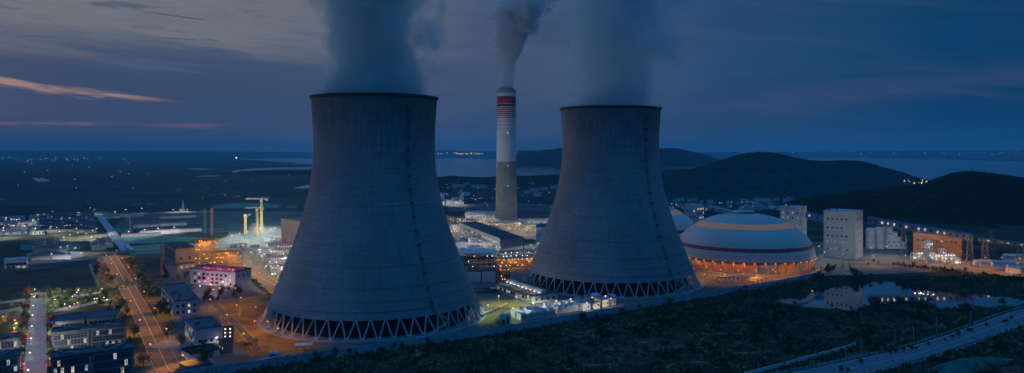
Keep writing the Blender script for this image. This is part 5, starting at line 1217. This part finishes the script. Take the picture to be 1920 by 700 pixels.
# ------------------------------------------------------------------ scrub of the field
def scatter(name, label, n, mat, size, accept, per=7, seed=0, bounds=(-170, 640, 395, 760), upright=.5):
    rg = np.random.default_rng(seed); X = rg.uniform(bounds[0], bounds[1], n * 8); Y = rg.uniform(bounds[2], bounds[3], n * 8)
    vis = (np.abs(X) < Y * .72) & (Y < 800); k = accept(X, Y, rg) & vis; X = X[k][:n]; Y = Y[k][:n]; Z = gh(X, Y); n = len(X)
    S_ = rg.uniform(size[0], size[1], n) * (1 + .6 * np.clip(vnoise(X, Y, 35, seed + 2) * 2, -1, 1))
    cx = np.repeat(X, per) + rg.normal(0, 1, n * per) * np.repeat(S_, per) * .45; cy_ = np.repeat(Y, per) + rg.normal(0, 1, n * per) * np.repeat(S_, per) * .45
    cz = np.repeat(Z, per) + np.abs(rg.normal(0, .45, n * per)) * np.repeat(S_, per)
    u = rg.normal(0, 1, (n * per, 3)); u[:, 2] = np.abs(u[:, 2]) + upright; u /= np.linalg.norm(u, axis=1)[:, None]
    v = np.cross(u, rg.normal(0, 1, (n * per, 3))); v /= np.linalg.norm(v, axis=1)[:, None]
    s_ = (np.repeat(S_, per) * rg.uniform(.25, .6, n * per))[:, None]; c_ = np.stack([cx, cy_, cz], 1)
    V = np.stack([c_ - u * s_ * .6, c_ + v * s_ * .5, c_ + u * s_, c_ - v * s_ * .5], 1).reshape(-1, 3)
    Fc = np.arange(len(V)).reshape(-1, 4)
    m = MB(); m.add(V.tolist(), Fc.tolist()); o = m.build(name, mat); tag(o, label, 'scrub', kind='stuff'); return o
BARE = []
rgb_ = random.Random(17)
for px, py, ln, wd in [(1105, 622, 26, 5), (1120, 683, 24, 6), (1250, 652, 30, 7), (1170, 610, 18, 4), (1340, 625, 30, 6), (1060, 672, 16, 4), (1400, 660, 22, 5), (1310, 680, 20, 5), (1200, 640, 18, 4), (1150, 655, 16, 4), (1380, 600, 20, 4), (1450, 640, 20, 5), (1755, 612, 22, 4), (1690, 622, 14, 4)]:
    q = G(px, py); a = R(rgb_.uniform(-6, 14)); BARE.append((q[0], q[1], ln, wd, a)); n, k_ = 28, 4; vs = []
    for j in range(k_ + 1):
        for i in range(n):
            t_ = 2 * math.pi * i / n; w_ = (1 + .3 * math.sin(3 * t_ + px) + .2 * math.sin(5 * t_ + py)) * j / k_; x_, y_ = ln * .5 * w_ * math.cos(t_), wd * .5 * w_ * math.sin(t_)
            x2 = q[0] + x_ * math.cos(a) - y_ * math.sin(a); y2 = q[1] + x_ * math.sin(a) + y_ * math.cos(a); vs.append((x2, y2, ghs(x2, y2) + .1))
    m = MB(); m.add(vs, [(j * n + i, j * n + (i + 1) % n, (j + 1) * n + (i + 1) % n, (j + 1) * n + i) for j in range(k_) for i in range(n)]); tag(m.build('bare_earth', pm('red_earth', (.34, .15, .11), .95, .4, .3, .3), smooth=True), kind='structure')
def bare_ok(X, Y):
    k = np.ones(X.shape, bool)
    for (x_, y_, ln, wd, a) in BARE:
        u = (X - x_) * math.cos(a) + (Y - y_) * math.sin(a); v = -(X - x_) * math.sin(a) + (Y - y_) * math.cos(a); k &= (u / ln * 2) ** 2 + (v / wd * 2) ** 2 > .8
    return k
def base_ok(X, Y, rg): return bare_ok(X, Y) & (wall_side(X, Y) > 3.5) & (pond_sd(X, Y) > 2.) & ((road_gap(X, Y) > 15) | (road_gap(X, Y) < -15))
def dryp(X, Y): return sstep(vnoise(X, Y, 90, 21) + .9 * np.exp(-(((X - 70) / 110) ** 2 + ((Y - 455) / 55) ** 2)) - .5, -.25, .35)
scatter('green_scrub', 'rough green scrub covering the field in front of the wall', 15000, leafA, (.7, 1.7), lambda X, Y, rg: base_ok(X, Y, rg) & (rg.random(len(X)) > dryp(X, Y) * .8) & (vnoise(X, Y, 25, 5) > -.35), 7, 1)
scatter('light_scrub', 'lighter tufts among the green scrub', 5000, leafB, (.6, 1.4), lambda X, Y, rg: base_ok(X, Y, rg) & (vnoise(X, Y, 40, 8) > -.05), 6, 2)
scatter('dry_scrub', 'dry brownish scrub in the middle of the field', 7000, leafC, (.5, 1.3), lambda X, Y, rg: base_ok(X, Y, rg) & (rg.random(len(X)) < dryp(X, Y) * .9 + .03), 6, 3)
scatter('bank_bushes', 'dark low bushes round the pond banks', 5000, leafA, (.7, 1.4), lambda X, Y, rg: base_ok(X, Y, rg) & (pond_sd(X, Y) < 24), 9, 4)
scatter('field_bushes', 'scattered larger bushes of the scrub field', 650, leafA, (1.8, 3.6), lambda X, Y, rg: base_ok(X, Y, rg) & (vnoise(X, Y, 70, 31) > .05), 40, 6)
scatter('field_bushes', 'scattered lighter bushes of the scrub field', 350, leafB, (1.4, 2.8), lambda X, Y, rg: base_ok(X, Y, rg) & (vnoise(X, Y, 70, 33) > .1), 34, 7)
for k in range(12):
    f = random.random() ** .8; i = f * (len(WP) - 2); a = Vector(WP[int(i)]); px = a.x + random.uniform(-4, 4); py = a.y - random.uniform(4, 8)
    if px > -120: tree('dark bush tree growing against the outside of the perimeter wall', (px, py), 'A', random.uniform(.45, .8), 'bush trees outside the wall', z0=ghs(px, py))
for k in range(18):
    px = random.uniform(1420, 1900); py = random.uniform(560, 600) - (px - 1420) * .02; q = G(px, py)
    if float(pond_sd(np.array([q[0]]), np.array([q[1]]))[0]) < 3 or abs(float(road_gap(np.array([q[0]]), np.array([q[1]]))[0])) < 18 or float(wall_side(np.array([q[0]]), np.array([q[1]]))[0]) < 6: continue
    tree('dark leafy tree on the near bank of the pond', q, random.choice('AAB'), random.uniform(.4, .7), 'trees on the near pond bank', z0=ghs(*q))
for k, (px, py) in enumerate([(1432, 643), (1550, 652), (1500, 640), (1600, 630), (1340, 600), (1240, 620), (1130, 640), (1045, 630), (1380, 575), (1300, 590), (980, 650), (880, 660)]):
    q = G(px, py); tree('solitary bushy tree standing in the scrub field', q, random.choice('AB'), random.uniform(.6, .95), 'solitary trees in the field', z0=ghs(*q))

# ------------------------------------------------------------------ road at the lower right with fence, kerb shrubs, poles
RR = dens(ROADR, 8)
o = strip('country_road', RR, 19, lambda x_, y_: ghs(x_, y_) + .10, pathm); strip('marking', RR, .3, lambda x_, y_: ghs(x_, y_) + .13, white, o)
for s_ in (-1, 1): strip('kerb', RR, .6, lambda x_, y_: ghs(x_, y_) + .02, pale, o, off=s_ * 9.8, h=.25)
fe = thing('road_fence', 'low pale fence along the field side of the country road', 'fence', (0, 0, 0))
Lp, Rp = strip_pts(dens(ROADR, 5), 24)
pm_ = MB().box(-.2, .2, -.2, .2, -.2, 1.6).mesh('post', pale)
for k in range(len(Lp) - 1):
    a, b_ = Lp[k], Lp[k + 1]
    if a.x < 60 or a.x > 480: continue
    z0 = ghs(a.x, a.y); inst('post', pm_, fe, (a.x, a.y, z0))
    m = MB()
    for zz in (.5, 1.3): m.bar((a.x, a.y, z0 + zz), (b_.x, b_.y, ghs(b_.x, b_.y) + zz), .1, n=4)
    m.build('rail', pale, fe)
Lp, Rp = strip_pts(dens(ROADR, 4.2), 23)
for k, p in enumerate(Rp):
    if 90 < p.x < 420: 
        q = (p.x + random.uniform(-.6, .6), p.y + random.uniform(-.6, .6)); tree('small clipped shrub in the row along the near edge of the country road', q, 'A', .26, 'kerb shrubs along the country road', name='shrub', z0=ghs(*q) - .3)
for k, (px, py) in enumerate([(1577, 698), (1590, 697), (1614, 684), (1694, 660), (1710, 656), (1718, 655), (1741, 647), (1772, 640), (1786, 634), (1797, 631), (1815, 622), (1821, 622), (1850, 612), (1882, 606), (1888, 604), (1897, 600)]):
    q = G(px, py); tree('dark rounded bush standing on the pale paving of the country road', q, 'A', random.uniform(.4, .62), 'bushes on the country road', name='shrub', z0=ghs(*q) - .5)
def pole(label, px, pyb, pyt, group):
    x0, y0 = G(px, pyb); h = (pyb - pyt) * y0 / F; t = thing('utility_pole', label, 'pole', (x0, y0, ghs(x0, y0)), R(30), group)
    MB().bar((0, 0, -.3), (0, 0, h), .2, .13, 6).build('post', pale, t); MB().box(-1., 1., -.08, .08, h - .9, h - .7).build('cross_arm', steel, t)
for k, (px, b_, t_) in enumerate([(1422, 704, 684), (1527, 683, 657), (1586, 682, 652), (1614.5, 664, 632), (1678, 642, 616), (1713, 638, 611), (1756, 628, 593), (1820, 608, 582)]):
    pole(['leftmost pole beside the white barrier', 'second pole standing over the white barrier', 'third pole near the end of the white barrier', 'tall pale pole past the end of the white barrier', 'fifth pole along the road from the barrier', 'sixth pole along the road from the barrier', 'tall pole beside the brown patch at the road', 'farthest pole at the pond end of the road'][k] , px, b_, t_, None)
wb = thing('white_barrier', 'long low white barrier of panels in the scrub beside the country road', 'barrier', (0, 0, 0))
bp = dens([G(1395, 706), G(1500, 678), G(1604, 648)], 4.5)
for k in range(len(bp) - 1):
    a = Vector(bp[k]); b_ = Vector(bp[k + 1]); MB().box(0.1, (b_ - a).length - .1, -.25, .25, -.5, 2.0).build('panel', white, wb, loc=(a.x, a.y, ghs(*a)), rz=math.atan2(b_.y - a.y, b_.x - a.x))
strip('dirt_path', dens([G(1455, 715), G(1560, 680), G(1640, 655), G(1720, 630)], 8), 5, lambda x_, y_: ghs(x_, y_) + .09, pm('path_earth', (.12, .11, .10), .95, .3, .1))
# railway behind the road
RL = dens([G(1600, 712), G(1760, 668), G(1920, 614), G(2080, 570)], 6)
o = strip('railway_bed', RL, 6, lambda x_, y_: ghs(x_, y_) + .12, pm('ballast', (.07, .07, .075), .95, .4, .6)) 
for s_ in (-.75, .75): strip('rail', RL, .18, lambda x_, y_: ghs(x_, y_) + .15, steel, o, off=s_, h=.2)
# tarpaulin-covered spoil heap, yellow cabin, earth
def heap(name, label, cat, px, py, rx, ry, h, mat, seed, rz):
    x0, y0 = G(px, py); n, k_ = 36, 10; vs = [(0, 0, h)]; rg = random.Random(seed)
    for j in range(1, k_ + 1):
        for i in range(n):
            a = 2 * math.pi * i / n; f = j / k_; w_ = 1 + .22 * math.sin(a * 3 + seed) + .12 * math.sin(a * 7 + 2 * seed); vs.append((rx * f * w_ * math.cos(a), ry * f * w_ * math.sin(a), h * (1 - f ** 1.6) + rg.uniform(-.25, .35) * (1 - f) * 1.2 - (.3 if j == k_ else 0)))
    fs = [(0, 1 + i, 1 + (i + 1) % n) for i in range(n)] + [(1 + (j - 1) * n + i, 1 + j * n + i, 1 + j * n + (i + 1) % n, 1 + (j - 1) * n + (i + 1) % n) for j in range(1, k_) for i in range(n)]
    m = MB(); m.add(vs, fs); o = m.build(name, mat, loc=(x0, y0, ghs(x0, y0)), rz=rz); 
    for p in o.data.polygons: p.use_smooth = True
    if cat: tag(o, label, cat)
    else: tag(o, kind='structure')
    return o
heap('covered_heap', 'long spoil heap under green tarpaulin at the lower right corner', 'heap', 1812, 690, 34, 9, 5, tarp, 2, R(28))
heap('covered_heap', 'second smaller heap under green tarpaulin at the bottom edge', 'heap', 1790, 706, 18, 6, 3.5, tarp, 5, R(20))
heap('earth_mound', None, None, 1915, 700, 18, 9, 3, pm('brown_mound', (.13, .08, .06), .95, .3, .1), 4, R(30))
x0, y0 = G(1862, 652); building('watch_hut', 'tiny yellowish hut beside the railway bed', 'hut', (x0, y0), (x0 + 3.6, y0 + 1.4), 3, 2.8, pm('hut_yellow', (.36, .30, .16), .8, .1, .3), slate, parapet=.1, door=.5)

# ------------------------------------------------------------------ far land: hamlet houses, lights, ridge mast
rg = random.Random(5)
for k in range(60):
    px = rg.uniform(1245, 1500); py = 377 + rg.random() * 18 + max(0, (1300 - px) * .03); q = G(px, py); s_ = rg.uniform(8, 16)
    house('village_house', 'tiny pale roofed house of the village below the forested hill', q, s_, s_ * .7, rg.uniform(4, 8), rg.uniform(-.6, .6), pale if k % 2 else white, grey if k % 3 else blueroof, 'village houses below the hill')
for k in range(26):
    px = rg.uniform(0, 560); py = 318 + rg.random() ** .8 * 72; q = G(px, py); s_ = rg.uniform(9, 22)
    house('farm_shed', 'distant pale farm shed on the dark plain, %s' % ('far out by the horizon' if py < 340 else 'at the left edge' if px < 190 else 'middle of the left side' if px < 380 else 'beside the nearer tower'), q, s_, s_ * .5, 5, rg.uniform(-.3, .3), grey, slate, 'farm sheds on the plain')
for k in range(24):
    px = rg.uniform(985, 1045) if k % 2 else rg.uniform(830, 925); py = 340 + rg.random() * 30; q = G(px, py); s_ = rg.uniform(10, 26)
    house('farm_shed', 'distant pale shed on the land behind the chimney', q, s_, s_ * .5, 6, rg.uniform(-.3, .3), pale, grey, 'sheds behind the chimney')
def lights(name, label, pts, mat, k_=.00075):
    m = MB()
    for (x_, y_, z_) in pts:
        s_ = max(.8, math.hypot(x_, y_) * k_ * rg.uniform(.5, 1.2)); m.bar((x_, y_, z_ - s_), (x_, y_, z_), s_ * .3, s_, 5); m.bar((x_, y_, z_), (x_, y_, z_ + s_), s_, s_ * .3, 5)
    o = m.build(name, mat); tag(o, label, 'lights', kind='stuff')
fl = []
for k in range(60): px = rg.uniform(-20, 590); py = 290 + rg.random() ** 1.6 * 95; q = G(px, py); fl.append((q[0], q[1], 9))
for k in range(50): px = rg.gauss(110, 60); py = rg.uniform(293, 302); q = G(px, py); fl.append((q[0], q[1], 9))
lights('plain_lights', 'scattered pale lights of farms and villages over the dark plain', fl, em('far_light', (1, .86, .6), .55), .0005)
fl = [(PX(rg.uniform(820, 905), 15800), 15800, rg.uniform(70, 100)) for k in range(30)] + [(PX(rg.uniform(858, 900), 15800), 15800, rg.uniform(70, 90)) for k in range(26)]
lights('shore_lights', 'yellow string of town lights on the far lake shore', fl, em('shore_light', (1, .72, .3), 1.2), .0006)
fl = [(PX(rg.uniform(440, 600), 17500), 17500, rg.uniform(60, 140)) for k in range(26)] + [(PX(rg.uniform(1330, 1940), 15500), 15500, rg.uniform(60, 150)) for k in range(44)] + [(PX(rg.uniform(975, 1040), 6200), 6200, rg.uniform(40, 110)) for k in range(8)]
lights('shore_lights', 'faint pale lights along the horizon shores', fl, MATS['far_light'], .0005)
fl = [(PX(rg.gauss(1722, 16), 2150), 2150, rg.uniform(22, 42)) for k in range(22)] + [(PX(rg.uniform(1690, 1760), 2150), 2150, rg.uniform(18, 40)) for k in range(10)]
lights('valley_lights', 'cluster of warm lights in the valley between the two hills', fl, MATS['shore_light'], .0007)
fl = [G3(rg.uniform(1245, 1490), rg.uniform(378, 397), 6) for k in range(36)] + [G3(rg.uniform(830, 1045), rg.uniform(340, 392), 7) for k in range(40)]
lights('village_lights', 'small cool lights among the village houses below the hill', fl, em('village_light', (.75, .88, 1), .8), .0005)
fl = [(PX(rg.uniform(1600, 1720), 9000), 9000, rg.uniform(1, 8)) for k in range(10)]
t = thing('beacon_tower', 'lone bright beacon light above the lake shore left of the nearer tower', 'beacon', (PX(443, 9500), 9500, 0)); MB().bar((0, 0, 0), (0, 0, 40), 8, 3, 8).build('shaft', pale, t); MB().lathe([(0, 36), (14, 44), (0, 54)], 8).build('lamp_head', bulb_y, t)
for k, px in enumerate((1802, 1812, 1822, 1838, 1846)):
    Yr = 1600; z_ = ZP(323, Yr); mast('ridge_mast', 'thin mast on the crest of the nearest dark hill', 'mast', (PX(px, Yr), Yr), z_ + rg.uniform(4, 8), 2.4, .8, dark, 6, 'masts on the hill crest', (), .3, .15)
for k in range(20):
    px = rg.uniform(1740, 1935); Yr = 1585 + rg.uniform(-10, 30); zc = float(np.interp(px, [1735, 1765, 1790, 1815, 1840, 1880, 1920], [ZP(q, 1600) for q in (341, 331, 323.5, 320.5, 322, 330, 337)]))
    tree('ridge tree standing against the lake on the nearest dark hill', (PX(px, Yr), Yr), 'A', rg.uniform(.6, .95), 'ridge trees on the nearest hill', z0=zc - 3.5)

# ------------------------------------------------------------------ haze: even pale air round camera and scene
hzm = bpy.data.materials.new('haze_air'); hzm.use_nodes = True; g = NT(hzm.node_tree); g.n.remove(g.n['Principled BSDF'])
v = g.node('ShaderNodeVolumePrincipled'); v.inputs['Density'].default_value = 6e-5; v.inputs['Color'].default_value = (.32, .80, 1.0, 1)
g.l.new(v.outputs[0], g.n['Material Output'].inputs['Volume'])
m = MB().box(-23000, 23000, -1600, 26500, -60, 385); o = m.build('haze', hzm); tag(o, kind='stuff', label='thin blue evening haze over the whole plain', cat='haze')
